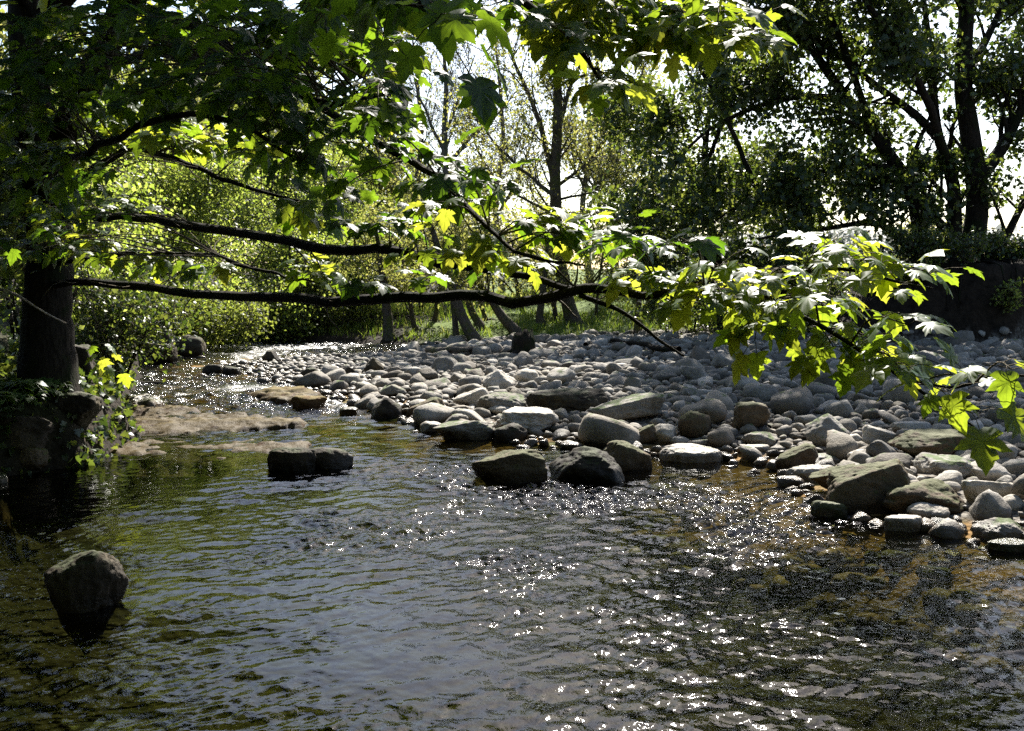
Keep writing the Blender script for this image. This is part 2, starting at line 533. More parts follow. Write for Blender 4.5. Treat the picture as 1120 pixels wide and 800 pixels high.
def rock_shape(kind, seed, sub):
    """unit-ish rock (x width, y depth, z height all about -1..1)"""
    r = np.random.default_rng(seed)
    u, f = ICO[sub]
    planes = []
    if kind == 'round':
        npl, c0, k = 12, (.70, 1.0), 15
    elif kind == 'slab':
        npl, c0, k = 11, (.70, .98), 14
    else:
        npl, c0, k = 12, (.50, .95), 28
    for _ in range(npl):
        n = nrm(r.normal(size=3)); planes.append((n, r.uniform(*c0)))
    if kind == 'slab':
        planes += [(nrm([r.normal(0, .1), r.normal(0, .1), 1]), .55), (np.array([0, 0, -1.]), .6)]
    if kind == 'wedge_left':        # high end to the right, slope falling left
        planes += [(nrm([-.55, -.1, 1]), .42), (nrm([1, -.2, .25]), .72), (nrm([0, -1, .2]), .6)]
    if kind == 'wedge_right':
        planes += [(nrm([.55, -.1, 1]), .42), (nrm([-1, -.2, .25]), .72), (nrm([0, -1, .2]), .6)]
    if kind == 'pyramid':
        planes += [(nrm([-1, -.3, .75]), .5), (nrm([.95, -.3, .7]), .5), (nrm([.1, -1, .5]), .52), (nrm([0, 1, .6]), .55)]
    if kind == 'block':
        planes += [(nrm([.1, -.05, 1]), .6), (nrm([.15, -1, .12]), .6), (nrm([-1, -.1, .2]), .7), (nrm([1, .1, .15]), .72)]
    inv = np.zeros(len(u))
    for n, c in planes:
        inv += np.maximum(u @ n, 0) ** k / c ** k
    rad = (inv + 1.0 / 1.05 ** k) ** (-1 / k)
    v = u * rad[:, None]
    amp = {'round': .055, 'slab': .05}.get(kind, .085)
    d = fbm(v * 1.7 + seed * 3.1, 4, seed % 97)
    v = v * (1 + amp * d)[:, None]
    if sub >= 4:
        rid = 1 - np.abs(fbm(v * 3.3 + seed, 4, seed % 89 + 3))
        v = v * (1 + .10 * (rid - .6))[:, None]
        cr_ = np.abs(fbm(v * np.array([2.2, 2.2, 4.5]) + seed * 1.7, 3, seed % 83 + 11))
        v = v * (1 - .05 * np.exp(-cr_ * 16) + .018 * fbm(v * 11, 3, seed % 71))[:, None]
    lo, hi = v.min(0), v.max(0)
    v = (v - (lo + hi) / 2) / ((hi - lo) / 2)
    return v, f


boulder_info = []


def boulder(px0, px1, yt, yb, kind, mat, short, label, seed=None, depth=.75, sink=.18, rot=0, name='boulder', group=None, z0=None):
    seed = seed if seed is not None else int(px0 * 7 + yt)
    cx = (px0 + px1) / 2
    g = ground_hit(cx, yb)
    d = g[1]
    w = (px1 - px0) / F * d
    dp = w * depth
    ext = (yb - yt) / F * d
    ang = math.atan2(CH, d)
    h = max(ext - .42 * dp * math.sin(ang), ext * .55)
    v, f = rock_shape(kind, seed, 5 if w / d > .05 else 4)
    c, s = math.cos(rot), math.sin(rot)
    hh = h * (1 + sink) / 2
    v = v * np.array([w / 2, dp / 2, hh])
    v = np.stack([v[:, 0] * c - v[:, 1] * s, v[:, 0] * s + v[:, 1] * c, v[:, 2]], -1)
    base = max(g[2], -0.02) if z0 is None else z0
    loc = np.array([g[0] * (1 + .4 * dp / d), d + .40 * dp, base + h - hh])
    if g[2] <= 0.01:        # standing in water: carry it down to the bed
        low = v[:, 2] < 0
        v[low, 2] *= 1 + .25 / hh
    o = mk(name, v, [f], M[mat])
    o.location = loc
    tag(o, label, 'boulder' if name == 'boulder' else 'rock', group)
    boulder_info.append((short, cx, (yt + yb) / 2, loc, max(w, dp)))
    return o


B = [
 (513, 600, 489, 528, 'wedge_left', 'brown', 'jagged brown boulder in the stream', 'jagged brown boulder standing in the stream, left end of the row of three'),
 (599, 684, 486, 528, 'pyramid', 'dark', 'black boulder in the stream', 'black wet boulder standing in the stream, middle of the row of three'),
 (652, 715, 481, 515, 'wedge_right', 'brown', 'mottled boulder in the stream', 'mottled brown boulder at the right end of the row of three in the stream'),
 (636, 660, 512, 524, 'round', 'grey', None, 'small pale grey stone leaning against the front of the black stream boulder'),
 (473, 543, 458, 481, 'wedge_left', 'grey', 'grey wedge at the water edge', 'grey wedge shaped boulder lying at the water edge left of the dark wet rock'),
 (537, 578, 462, 484, 'angular', 'dark', 'dark wet rock', 'dark wet angular rock in front of the big pale flat topped block'),
 (538, 612, 446, 475, 'block', 'pale', 'flat topped pale block', 'big pale flat topped block of stone at the water edge'),
 (519, 577, 428, 453, 'round', 'grey', 'grey domed boulder', 'grey domed boulder just behind the big pale flat topped block'),
 (534, 565, 443, 455, 'round', 'pale', None, 'small oval pale stone between the grey dome and the flat topped block'),
 (574, 666, 424, 451, 'slab', 'dark', 'long dark slab boulder', 'long dark brown boulder shaded at its front, in the middle of the stone bar'),
 (640, 730, 428, 461, 'wedge_left', 'grey', 'long grey slab', 'long straight grey slab tilted up to the right on the stone bar'),
 (526, 566, 403, 427, 'pyramid', 'pale', 'pale pyramid stone', 'pale pointed pyramid shaped stone on the stone bar behind the grey dome'),
 (561, 590, 403, 420, 'round', 'pale', None, 'pale rounded stone right of the pointed pyramid stone'),
 (494, 538, 423, 447, 'wedge_left', 'pale', 'slanting pale slab', 'narrow pale slab slanting up to the right beside the grey dome'),
 (444, 487, 434, 457, 'wedge_left', 'brown', 'brown wedge at the water edge', 'brown wedge shaped rock at the water edge left of the slanting pale slab'),
 (740, 779, 448, 480, 'round', 'brown', 'dark domed boulder', 'dark brown domed boulder right of the pale angular stone'),
 (705, 745, 463, 489, 'angular', 'pale', 'pale angular stone', 'pale angular stone leaning against the dark domed boulder'),
 (688, 721, 463, 486, 'wedge_left', 'brown', None, 'small dark brown wedge left of the pale angular stone'),
 (720, 791, 486, 506, 'slab', 'pale', 'long white topped boulder', 'long white topped boulder lying in the shallow water right of the row of three'),
 (732, 755, 477, 490, 'round', 'pale', None, 'pale round stone just behind the long white topped boulder'),
 (666, 690, 459, 476, 'round', 'grey', None, 'smooth rounded grey stone in front of the long grey slab'),
 (799, 845, 438, 471, 'block', 'brown', 'tan block', 'upright tan brown block of stone at the edge of the shade'),
 (809, 855, 471, 489, 'angular', 'grey', 'flat grey stone', 'flat grey angular stone in front of the tan brown block'),
 (805, 842, 486, 497, 'slab', 'pale', None, 'flat white stone at the edge of the calm pool'),
 (740, 772, 423, 438, 'angular', 'grey', None, 'grey stone at the edge of the shade behind the dark dome'),
 (879, 929, 451, 489, 'pyramid', 'grey', 'grey peaked boulder', 'grey sharply peaked boulder standing above the cobbles'),
 (940, 984, 464, 487, 'wedge_right', 'pale', 'pale slanted stone', 'pale slanted stone right of the grey peaked boulder'),
 (970, 1074, 468, 504, 'block', 'brown', 'big brown block', 'big angular brown block with a tilted sunlit left face'),
 (894, 1004, 498, 562, 'wedge_left', 'brown', 'huge slanting boulder', 'huge dark slanting boulder rising out of the water on the right'),
 (956, 1059, 522, 568, 'round', 'brown', 'smooth brown boulder', 'smooth rounded brown boulder in front of the huge slanting one'),
 (990, 1035, 549, 575, 'round', 'pale', 'white egg stone', 'white egg shaped stone resting against the smooth brown boulder'),
 (966, 1010, 563, 582, 'slab', 'pale', None, 'flat wet white stone left of the white egg stone'),
 (1004, 1073, 498, 527, 'block', 'grey', 'mossy grey block', 'long grey block with a mossy top behind the smooth brown boulder'),
 (1052, 1103, 503, 527, 'round', 'pale', 'pale pinkish stone', 'pale pinkish rounded stone right of the long grey block'),
 (1049, 1118, 522, 553, 'slab', 'pale', 'flat layered boulder', 'flat white topped layered boulder at the right edge of the water'),
 (1064, 1126, 565, 593, 'pyramid', 'grey', 'grey triangular rock', 'grey triangular rock in the water below the flat layered boulder'),
 (847, 894, 484, 518, 'wedge_left', 'brown', 'dark leaning wedge', 'dark leaning wedge at the end of the calm pool'),
 (858, 916, 508, 529, 'slab', 'pale', 'pale slab at the pool', 'pale low slab at the right end of the calm pool'),
 (883, 945, 505, 540, 'wedge_left', 'brown', None, 'brown tilted slab between the pale low slab and the huge slanting boulder'),
 (874, 918, 496, 511, 'angular', 'grey', None, 'grey angular stone lying behind the pale low slab'),
 (926, 954, 490, 506, 'round', 'pale', None, 'pale round stone behind the huge slanting boulder'),
 (1082, 1113, 485, 506, 'round', 'pale', 'white round stone', 'white round stone right of the big brown block'),
 (886, 927, 547, 566, 'slab', 'mossy', 'mossy pale stone', 'pale stone capped with green moss at the foot of the huge slanting boulder'),
 (1014, 1041, 566, 580, 'round', 'dark', None, 'small dark wet stone right of the white egg stone'),
 (1080, 1130, 590, 604, 'slab', 'mossy', None, 'low green mossy stone in front of the grey triangular rock'),
 (973, 1024, 460, 474, 'slab', 'pale', None, 'low pale slab behind the big brown block'),
 (1021, 1064, 455, 471, 'slab', 'grey', None, 'low grey slab under the drooping leaf spray'),
 (405, 441, 434, 458, 'pyramid', 'dark', 'dark pointed rock', 'dark pointed rock standing alone in the stream'),
 (292, 348, 489, 515, 'slab', 'dark', 'black stream rock', 'black rock in midstream, the wider left lump of a pair'),
 (334, 387, 488, 513, 'round', 'dark', None, 'black rounded rock in midstream, the right lump of a pair'),
 (371, 392, 445, 454, 'round', 'brown', None, 'small brown rock in the water right of the moss covered slab'),
 (286, 307, 383, 397, 'pyramid', 'dark', 'dark upstream boulder', 'small dark peaked boulder far upstream in the riffle'),
 (221, 244, 398, 410, 'round', 'dark', None, 'dark round boulder far upstream beside the left bank, left of a pair'),
 (242, 264, 400, 411, 'round', 'dark', None, 'dark round boulder far upstream beside the left bank, right of a pair'),
 (366, 388, 401, 414, 'angular', 'dark', None, 'dark angular boulder on the far stones left of the peaked one'),
 (398, 420, 390, 409, 'pyramid', 'dark', 'dark far peaked boulder', 'dark peaked boulder on the far end of the stone bar'),
 (330, 349, 402, 414, 'round', 'dark', None, 'small dark boulder at the far water edge'),
 (414, 446, 420, 435, 'angular', 'grey', None, 'grey angular boulder at the water edge behind the dark pointed rock'),
 (48, 142, 597, 670, 'round', 'dark', 'dark boulder in the deep shade', 'big dark rounded boulder in the deep shade of the near left water'),
 (0, 54, 486, 512, 'slab', 'brown', 'pale rock under the ivy', 'low cracked rock at the foot of the left bank'),
 (30, 62, 494, 510, 'angular', 'brown', None, 'small brown rock at the water line of the left bank'),
 (-14, 10, 517, 529, 'round', 'grey', None, 'small grey rock half out of the picture at the left bank'),
 (-10, 62, 448, 496, 'block', 'dark', 'black bank rock', 'black square bank rock under the ferns'),
 (50, 112, 424, 468, 'block', 'dark', 'black bank boulder', 'black boulder of the left bank above the brown shelf'),
 (64, 106, 374, 410, 'block', 'dark', None, 'black block beside the big left tree trunk'),
 (128, 196, 352, 394, 'block', 'dark', None, 'dark block of the far left bank under the bush'),
 (186, 226, 366, 390, 'angular', 'dark', None, 'dark rock at the end of the far left bank'),
]
sr = np.random.default_rng(3)
for k, b in enumerate(B):
    x0, x1, yt, yb, kd, mt, short, lab = b
    boulder(x0, x1, yt, yb, kd, mt, short, lab, seed=100 + k * 13, depth=.5 if kd in ('slab', 'wedge_left', 'wedge_right') else .75)


# flat shelves of the left shallows
def ledge(name, outline_px, top, mat, label, seed, cat='rock shelf'):
    """thin rock shelf: filled outline on the water plane with an eroded, broken top"""
    pts = np.array([P(x, y, 2152.0 / (y - 300))[:2] for x, y in outline_px])
    pts = spline(np.vstack([np.c_[pts, np.zeros(len(pts))], [[*pts[0], 0]]]), 90)[:-1, :2]
    lo, hi = pts.min(0) - .1, pts.max(0) + .1
    st = .032
    xs = np.arange(lo[0], hi[0], st); ys = np.arange(lo[1], hi[1], st)
    GX, GY = np.meshgrid(xs, ys)
    q = np.stack([GX, GY], -1)
    # signed distance to the outline
    a, b2 = pts, np.roll(pts, -1, 0)
    dmin = np.full(GX.shape, 9.0); ins = np.zeros(GX.shape, bool)
    for u, w in zip(a, b2):
        e = w - u
        t = np.clip(((q - u) @ e) / (e @ e), 0, 1)
        dmin = np.minimum(dmin, np.linalg.norm(q - u - t[..., None] * e, axis=-1))
        cr = ((u[1] > GY) != (w[1] > GY)) & (GX < (w[0] - u[0]) * (GY - u[1]) / (w[1] - u[1] + 1e-12) + u[0])
        ins ^= cr
    sd = np.where(ins, dmin, -dmin)
    p3 = np.stack([GX, GY, np.zeros_like(GX)], -1)
    n = fbm(p3 * np.array([1.1, 2.4, 1]), 4, seed); n2 = fbm(p3 * 6, 3, seed + 5)
    steps = np.floor((n + 1) * 2.2) / 2.2 - 1
    z = -.16 + (top + .16) * sstep(-.05, .2, sd + .10 * n2) + (.022 * n + .034 * steps + .018 * n2 + .010 * fbm(p3 * 17, 3, seed + 9)) * sstep(-.05, .1, sd)
    keep = sd > -.12
    idx = -np.ones(GX.shape, int); idx[keep] = np.arange(keep.sum())
    v = np.stack([GX, GY, z], -1)[keep]
    i00, i10, i11, i01 = idx[:-1, :-1], idx[:-1, 1:], idx[1:, 1:], idx[1:, :-1]
    ok = (i00 >= 0) & (i10 >= 0) & (i11 >= 0) & (i01 >= 0)
    fq = np.stack([i00[ok], i10[ok], i11[ok], i01[ok]], -1)
    o = mk(name, v, [fq], M[mat])
    tag(o, label, cat)
    return o


ledge('rock_shelf', [(60, 462), (140, 448), (230, 451), (300, 457), (340, 463), (332, 471), (270, 474), (180, 478), (90, 482)], .055, 'tan',
      'long flat brown rock shelf reaching out from the left bank', 301)
ledge('gravel_shoal', [(64, 487), (150, 480), (250, 479), (330, 483), (345, 493), (290, 503), (200, 505), (110, 502)], .012, 'tan',
      'glistening shallow gravel shoal in front of the brown rock shelf', 317, 'shoal')
ledge('rock_shelf', [(252, 434), (300, 430), (345, 433), (358, 439), (330, 445), (290, 441)], .10, 'tan',
      'narrow brown moss covered slab in the middle of the stream', 331)
ledge('rock_shelf', [(128, 440), (160, 436), (184, 441), (172, 449), (130, 450)], .07, 'brown',
      'small dark shelf between the left bank and the stream', 347)
boulder(316, 358, 432, 448, 'round', 'tan', None, 'mossy brown hump on the right end of the midstream slab', seed=77)

# cobbles of the bar
cand = []
cr = np.random.default_rng(17)
big = np.array([[b[3][0], b[3][1], b[4] * .42] for b in boulder_info])
cellsz = .36
grid = {}


def try_put(x, y, s, ov=.86):
    gxk, gyk = int(x // cellsz), int(y // cellsz)
    for a in range(gxk - 1, gxk + 2):
        for b in range(gyk - 1, gyk + 2):
            for (u, w, r2) in grid.get((a, b), ()):
                if (u - x) ** 2 + (w - y) ** 2 < ((s + r2) * ov) ** 2:
                    return False
    grid.setdefault((gxk, gyk), []).append((x, y, s))
    return True


NC = 90000
xs = cr.uniform(-9.5, 13.5, NC); ys = 6.8 + (27.6 - 6.8) * cr.random(NC)
sz = np.interp(np.arange(NC) / NC, [0, .012, .05, .25, 1], [.23, .15, .105, .066, .034]) * cr.uniform(.8, 1.2, NC)
hz_ = H(xs, ys)
wl = np.interp(ys, XR[:, 0], XR[:, 1])
for x, y, s, z, xr0 in zip(xs, ys, sz, hz_, wl):
    off = x - xr0
    if abs(x) > .56 * y + .6: continue
    if off < -.6 and y < 18: continue
    if off < -.15 and cr.random() < (.975 if y < 18 else .985): continue
    if off > 0 and z > .75: continue
    if x < -3 and y > 18.5 and s > .10: continue
    if x < np.interp(y, XL[:, 0], XL[:, 1]) + .2: continue
    if z < -.16 and s < .12: continue
    if len(big) and np.any((big[:, 0] - x) ** 2 + (big[:, 1] - y) ** 2 < (big[:, 2] + s * .55) ** 2): continue
    if try_put(x, y, s):
        cand.append((x, y, s, z))
cand = np.array(cand)
print('cobbles', len(cand))
SH = [rock_shape(k, 900 + i * 7, 3) for i, k in enumerate(['round', 'angular', 'angular', 'slab', 'angular', 'pyramid', 'block', 'angular', 'slab', 'wedge_left', 'angular', 'wedge_right', 'slab', 'angular', 'round', 'block'])]
SHlo = [rock_shape(k, 900 + i * 7, 2) for i, k in enumerate(['round', 'angular', 'angular', 'slab', 'angular', 'pyramid', 'block', 'angular', 'slab', 'wedge_left', 'angular', 'wedge_right', 'slab', 'angular', 'round', 'block'])]
proj = cand[:, 2] / cand[:, 1]
inview = (np.abs(cand[:, 0] / cand[:, 1] * F) < 550)
order = np.argsort(-proj * inview)
NIND = 225
meshes = []
for i, (v, f) in enumerate(SH):
    o = mk('cobble', v, [f], M['cobble'])
    meshes.append(o.data)
    bpy.data.objects.remove(o)
used = set()
named = [b for b in boulder_info if b[0]]
for k in order[:NIND]:
    x, y, s, z = cand[k]
    o = bpy.data.objects.new('cobble', meshes[cr.integers(len(meshes))])
    fl = cr.uniform(.42, .85)
    o.scale = (s * cr.uniform(.95, 1.35), s * cr.uniform(.75, 1.0), s * fl)
    o.rotation_euler = (cr.normal(0, .25), cr.normal(0, .25), cr.uniform(0, 6.28))
    o.location = (x, y, max(z, -.03) + s * fl * .45)
    COL.objects.link(o)
    best = min(named, key=lambda b: (b[3][0] - x) ** 2 + (b[3][1] - y) ** 2)
    dx, dy = x - best[3][0], y - best[3][1]
    word = ('right of' if dx > 0 else 'left of') if abs(dx) > abs(dy) else ('behind' if dy > 0 else 'in front of')
    dist = math.hypot(dx, dy)
    key = (best[0], word)
    if key not in used and dist < best[4] * .5 + 1.2:
        used.add(key)
        lab = 'largest loose cobble close %s the %s' % (word, best[0])
    elif z < .01:
        lab = 'wet cobble lying in the shallow water at the edge of the stone bar'
    elif y > 16.5:
        lab = 'grey cobble on the far part of the stone bar'
    elif y > 12.5:
        lab = 'rounded cobble among others in the middle of the stone bar'
    else:
        lab = 'sunlit pale cobble among the boulders near the front of the stone bar'
    tag(o, lab, 'cobble', 'cobbles of the stone bar')
mb = MB()
for k in order[NIND:]:
    x, y, s, z = cand[k]
    i = cr.integers(len(SH))
    v, f = SH[i] if (s / y * F > 9 and y < 14) else SHlo[i]
    fl = cr.uniform(.42, .85)
    v = v * np.array([s * cr.uniform(.95, 1.35), s * cr.uniform(.75, 1.0), s * fl])
    a, t1, t2 = cr.uniform(0, 6.28), cr.normal(0, .2), cr.normal(0, .2)
    v = v @ np.array([[1, 0, t1], [0, 1, t2], [-t1, -t2, 1]])
    c_, s_ = math.cos(a), math.sin(a)
    v = np.stack([v[:, 0] * c_ - v[:, 1] * s_, v[:, 0] * s_ + v[:, 1] * c_, v[:, 2]], -1)
    mb.add(v + np.array([x, y, max(z, -.03 if y > 18 else z) + s * fl * .4]), f, cr.random())
tag(mb.build('cobble_field', M['cobble_many']), 'mass of small cobbles covering the stone bar', 'cobbles', kind='stuff')

# drowned cobbles showing through the near shallows
mb = MB()
for _ in range(1500):
    y = cr.uniform(3.4, 13); x = cr.uniform(-2.5, np.interp(y, XR[:, 0], XR[:, 1]) - .1)
    if abs(x) > .58 * y + .3: continue
    if cr.random() > sstep(-3, 2.5, x) + .15: continue
    z = float(H(x, y)); s = cr.uniform(.04, .16)
    if z + s * .6 > -.06 or z < -.42: continue
    v, f = SHlo[cr.integers(len(SHlo))]
    a = cr.uniform(0, 6.28); c_, s_ = math.cos(a), math.sin(a)
    v = v * np.array([s, s * .8, s * .45])
    v = np.stack([v[:, 0] * c_ - v[:, 1] * s_, v[:, 0] * s_ + v[:, 1] * c_, v[:, 2]], -1)
    mb.add(v + np.array([x, y, z + s * .2]), f, cr.random())
M['drowned'] = stonemat('algae_covered_stone', [(.07, .045, .018), (.12, .075, .03), (.035, .055, .01), (.16, .105, .05)], True, 0, wet=False, stain=.4)
tag(mb.build('streambed_pebbles', M['drowned']), 'algae covered cobbles lying under the shallow water', 'cobbles', kind='stuff')


# ------------------------------------------------------------------ leaves
def syc_template(droop, fold, seed):
    h = [(.10, -.10), (.25, -.09), (.37, -.01), (.47, .07), (.38, .14), (.30, .22), (.42, .29), (.50, .42), (.60, .53), (.46, .53), (.38, .56),
         (.24, .50), (.27, .62), (.29, .70), (.20, .76), (.15, .88), (.07, .96)]
    outl = [(0, -.02)] + h + [(0, 1.06)] + [(-x, y) for x, y in h[::-1]]
    o = np.array(outl)
    inner = o * .55 + np.array([0, .33]) * .45
    v2 = np.vstack([[(0, .33)], inner, o])
    n = len(o)
    r = np.random.default_rng(seed)
    x, y = v2[:, 0], v2[:, 1]
    z = fold * np.abs(x) - droop * (y - .1) ** 2 - droop * .9 * x ** 2 + r.normal(0, .018, len(v2))
    j = np.arange(n); k = (j + 1) % n
    f = np.concatenate([np.stack([np.zeros(n, int), 1 + j, 1 + k], -1), np.stack([1 + j, 1 + n + j, 1 + n + k], -1), np.stack([1 + j, 1 + n + k, 1 + k], -1)])
    ve = np.zeros(len(v2)); ve[0] = 1
    for q in (4, 9, 18, 27, 32):
        ve[1 + q] = 1; ve[1 + n + q] = .6
    ve[1] = 1
    return np.c_[v2, z], f, ve


SYC = [syc_template(.28, .10, 1), syc_template(.45, -.05, 2), syc_template(.15, .16, 3), syc_template(.6, .02, 4)]
_o = np.array([(0, 0), (.3, -.02), (.42, .1), (.28, .26), (.52, .5), (.26, .55), (.2, .75), (0, 1), (-.2, .75), (-.26, .55), (-.52, .5), (-.28, .26), (-.42, .1), (-.3, -.02)])
MIDL = (np.c_[np.vstack([[(0, .35)], _o]), np.r_[.04, -.2 * (_o[:, 0] ** 2 + _o[:, 1] ** 2)]],
        np.array([(0, 1 + a, 1 + (a + 1) % 14) for a in range(14)]))
OVAL = (np.array([(0, 0, 0), (.3, .3, .05), (.26, .7, 0), (0, 1, -.12), (-.26, .7, 0), (-.3, .3, .05)], float), np.array([(0, 1, 5), (1, 2, 4), (1, 4, 5), (2, 3, 4)]))
DIAM = (np.array([(0, 0, 0), (.36, .5, .08), (0, 1, -.1), (-.36, .5, .08)], float), np.array([(0, 1, 3), (1, 2, 3)]))


def put_leaves(mb, tmpl, pos, ax, nm, size, rnd):
    v, f = tmpl[:2]
    ax = nrm(ax)
    nm = nrm(nm - (nm * ax).sum(-1, keepdims=True) * ax)
    xx = np.cross(ax, nm)
    w = pos[:, None] + size[:, None, None] * (v[None, :, 0, None] * xx[:, None] + v[None, :, 1, None] * ax[:, None] + v[None, :, 2, None] * nm[:, None])
    n, k = w.shape[:2]
    ff = (f[None] + (np.arange(n) * k)[:, None, None]).reshape(-1, 3)
    mb.add(w.reshape(-1, 3), ff, np.repeat(rnd, k), np.tile(tmpl[2], n) if len(tmpl) > 2 else None)


def scatter(mb, tmpl, r, pos, size, up=.7, droop=.5, spread=.7):
    n = len(pos)
    ax = r.normal(size=(n, 3)) * spread; ax[:, 2] -= droop
    nm = r.normal(size=(n, 3)) * .55; nm[:, 2] += up
    put_leaves(mb, tmpl, pos, ax, nm, size, r.random(n))


# ------------------------------------------------------------------ growth
def grow(r, mb, pts, rad, lvl, S, tips):
    """side branches of a limb; tubes into mb, end points into tips"""
    L = np.linalg.norm(np.diff(pts, axis=0), axis=1).sum()
    n = S['n'][lvl]
    for c in range(n):
        t = S['t0'][lvl] + (1 - S['t0'][lvl]) * (c + r.random()) / n
        k = min(int(t * (len(pts) - 1)), len(pts) - 2)
        u = t * (len(pts) - 1) - k
        p0 = pts[k] * (1 - u) + pts[k + 1] * u
        tg = nrm(pts[k + 1] - pts[k])
        a = r.uniform(*S['ang'])
        pv = r.normal(size=3); pv = nrm(pv - (pv @ tg) * tg)
        d = nrm(tg * math.cos(a) + pv * math.sin(a) + np.array([0, 0, S['up'][lvl]]))
        ln = S['len'][lvl] * r.uniform(.6, 1.15) * (1.1 - .55 * t)
        if S.get('rel'): ln *= L
        q = [p0]
        kk = 5
        for _ in range(kk - 1):
            d = nrm(d + r.normal(size=3) * S['wig'] + np.array([0, 0, S['grav'][lvl]]))
            q.append(q[-1] + d * ln / (kk - 1))
        q = np.array(q)
        r0 = max((rad[k] * (1 - u) + rad[k + 1] * u) * S['rr'], S['rmin'])
        rr = np.linspace(r0, max(r0 * .35, S['rmin'] * .6), kk)
        mb.tube(q, rr, 5 if lvl == 0 else 3)
        if lvl + 1 < len(S['n']):
            grow(r, mb, q, rr, lvl + 1, S, tips)
        else:
            for w in S['tipw']:
                tips.append(q[0] + 0 if w == 0 else q[min(int(w * (kk - 1)), kk - 1)])
    return tips


def limbs_to_world(px, d=None):
    out = []
    for a in px:
        out.append(P(a[0], a[1], a[2] if len(a) > 2 else d))
    return np.array(out)


def tree(name, label, cat, trunk, tr, limbs, S, leaf, mats, seed, group=None, tsides=12, flare=1.6, leaf_extra=None):
    """trunk: world polyline; limbs: list of (polyline, r0, r1). leaf: dict(n, tmpl, size, spread, up, droop)"""
    r = np.random.default_rng(seed)
    base = trunk[0]
    root = empty(name, base)
    tag(root, label, cat, group)
    tp = spline(trunk, 24)
    trd = np.interp(np.linspace(0, 1, 24), np.linspace(0, 1, len(tr)), tr)
    trd = trd * (1 + (flare - 1) * np.exp(-np.linspace(0, 1, 24) * 14))
    tp = tp + fbm(tp * 1.3, 2, seed)[:, None] * np.array([.03, .02, 0])
    tp[0, 2] -= .25
    m1 = MB(); m1.tube(tp, trd, tsides)
    m1.build('trunk', mats[0], root)
    tw = MB(); tips = []
    for (pl, r0, r1) in limbs:
        lp = spline(pl, 16); lp = lp + fbm(lp * 1.9, 2, seed + 3)[:, None] * np.array([.04, .04, .03])
        lr = np.linspace(r0, r1, 16)
        ml = MB(); ml.tube(lp, lr, 8)
        ml.build('limb', mats[0], root)
        grow(r, tw, lp, lr, 0, S, tips)
    if S.get('trunk_n'):
        S2 = dict(S); S2['n'] = (S['trunk_n'],) + tuple(S['n'][1:]); S2['t0'] = (S.get('trunk_t0', .35),) + tuple(S['t0'][1:])
        grow(r, tw, tp, trd * .6, 0, S2, tips)
    if tw.n: tw.build('twigs', mats[1], root)
    if leaf and leaf['n'] > 0 and tips:
        lm = MB()
        T = np.array(tips)
        idx = r.integers(len(T), size=leaf['n'])
        pos = T[idx] + r.normal(size=(leaf['n'], 3)) * leaf['spread']
        if 'keep' in leaf: pos = pos[leaf['keep'](pos)]
        scatter(lm, leaf['tmpl'], r, pos, r.uniform(*leaf['size'], size=len(pos)), leaf.get('up', .7), leaf.get('droop', .5))
        lm.build('foliage', mats[2], root)
    return root


# ---- right hand multi stemmed tree on the high bank
D = 24.5
tl = lambda pts: limbs_to_world([(a, b, (c[0] if c else D)) for a, b, *c in pts])
S_right = dict(n=(9, 6, 4), t0=(.25, .2, .2), len=(2.0, 1.0, .5), ang=(.5, 1.1), up=(.15, .05, -.05), grav=(.02, -.03, -.06), wig=.16, rr=.45, rmin=.007, tipw=(.5, 1))
tree('broadleaf_tree', 'big dark leafy tree with several thick stems on the high right bank', 'tree',
     tl([(1056, 330), (1060, 290), (1068, 240), (1068, 196), (1060, 140), (1053, 90), (1057, 18), (1060, -70), (1062, -140)]), [.34, .28, .25, .23, .2, .16, .1],
     [(tl([(1046, 300), (1043, 260), (1043, 203), (1025, 145), (1018, 60), (1005, -40)]), .24, .05),
      (tl([(1010, 318), (1008, 270), (999, 214), (981, 181), (952, 141), (915, 92), (880, 42), (840, 0)]), .24, .07),
      (tl([(1044, 270), (1040, 258), (1022, 238), (1003, 216), (992, 196)]), .13, .10),
      (tl([(1024, 150), (1000, 124), (960, 96), (925, 66), (880, 36), (830, 18, 23.5)]), .12, .04),
      (tl([(1070, 196), (1097, 160), (1120, 112), (1150, 40)]), .2, .06),
      (tl([(1006, 285), (985, 262), (955, 245), (900, 250), (830, 262, 24)]), .12, .03),
      (tl([(986, 190), (975, 184), (940, 182), (890, 190), (830, 212), (770, 250)]), .11, .02),
      (tl([(935, 112), (880, 105), (820, 120), (765, 150), (725, 200)]), .10, .02),
      (tl([(1080, 300), (1105, 250), (1130, 200), (1150, 150)]), .13, .04),
      (tl([(1043, 200), (1010, 100, 23), (960, 20, 22.5), (900, -60, 22)]), .12, .03),
      (tl([(1053, 90), (1090, 20, 26), (1120, -60, 27)]), .13, .03),
      (tl([(1060, 20), (1010, -60), (940, -110)]), .11, .03), (tl([(1058, 0), (1010, -120), (930, -190, 23.5)]), .1, .03), (tl([(900, 60), (850, -60), (800, -130)]), .09, .03), (tl([(960, 150), (900, 0, 23.5), (850, -90, 23)]), .09, .03), (tl([(830, 212), (790, 120, 24), (740, 20, 24), (720, -60, 24)]), .07, .02), (tl([(1062, -60), (1110, -150), (1160, -190)]), .1, .03)],
     dict(S_right, trunk_n=6), dict(n=50000, tmpl=MIDL, size=(.10, .17), spread=.18, droop=.45, keep=lambda p: ~((abs(p[:, 0] - 11.0) < 1.6) & (p[:, 2] < 6.6) & (p[:, 1] < 25) & (vnoise(p * 1.7, 9) < .15))), (M['bark_dark'], M['bark_dark'], M['leaf_right']), 41)

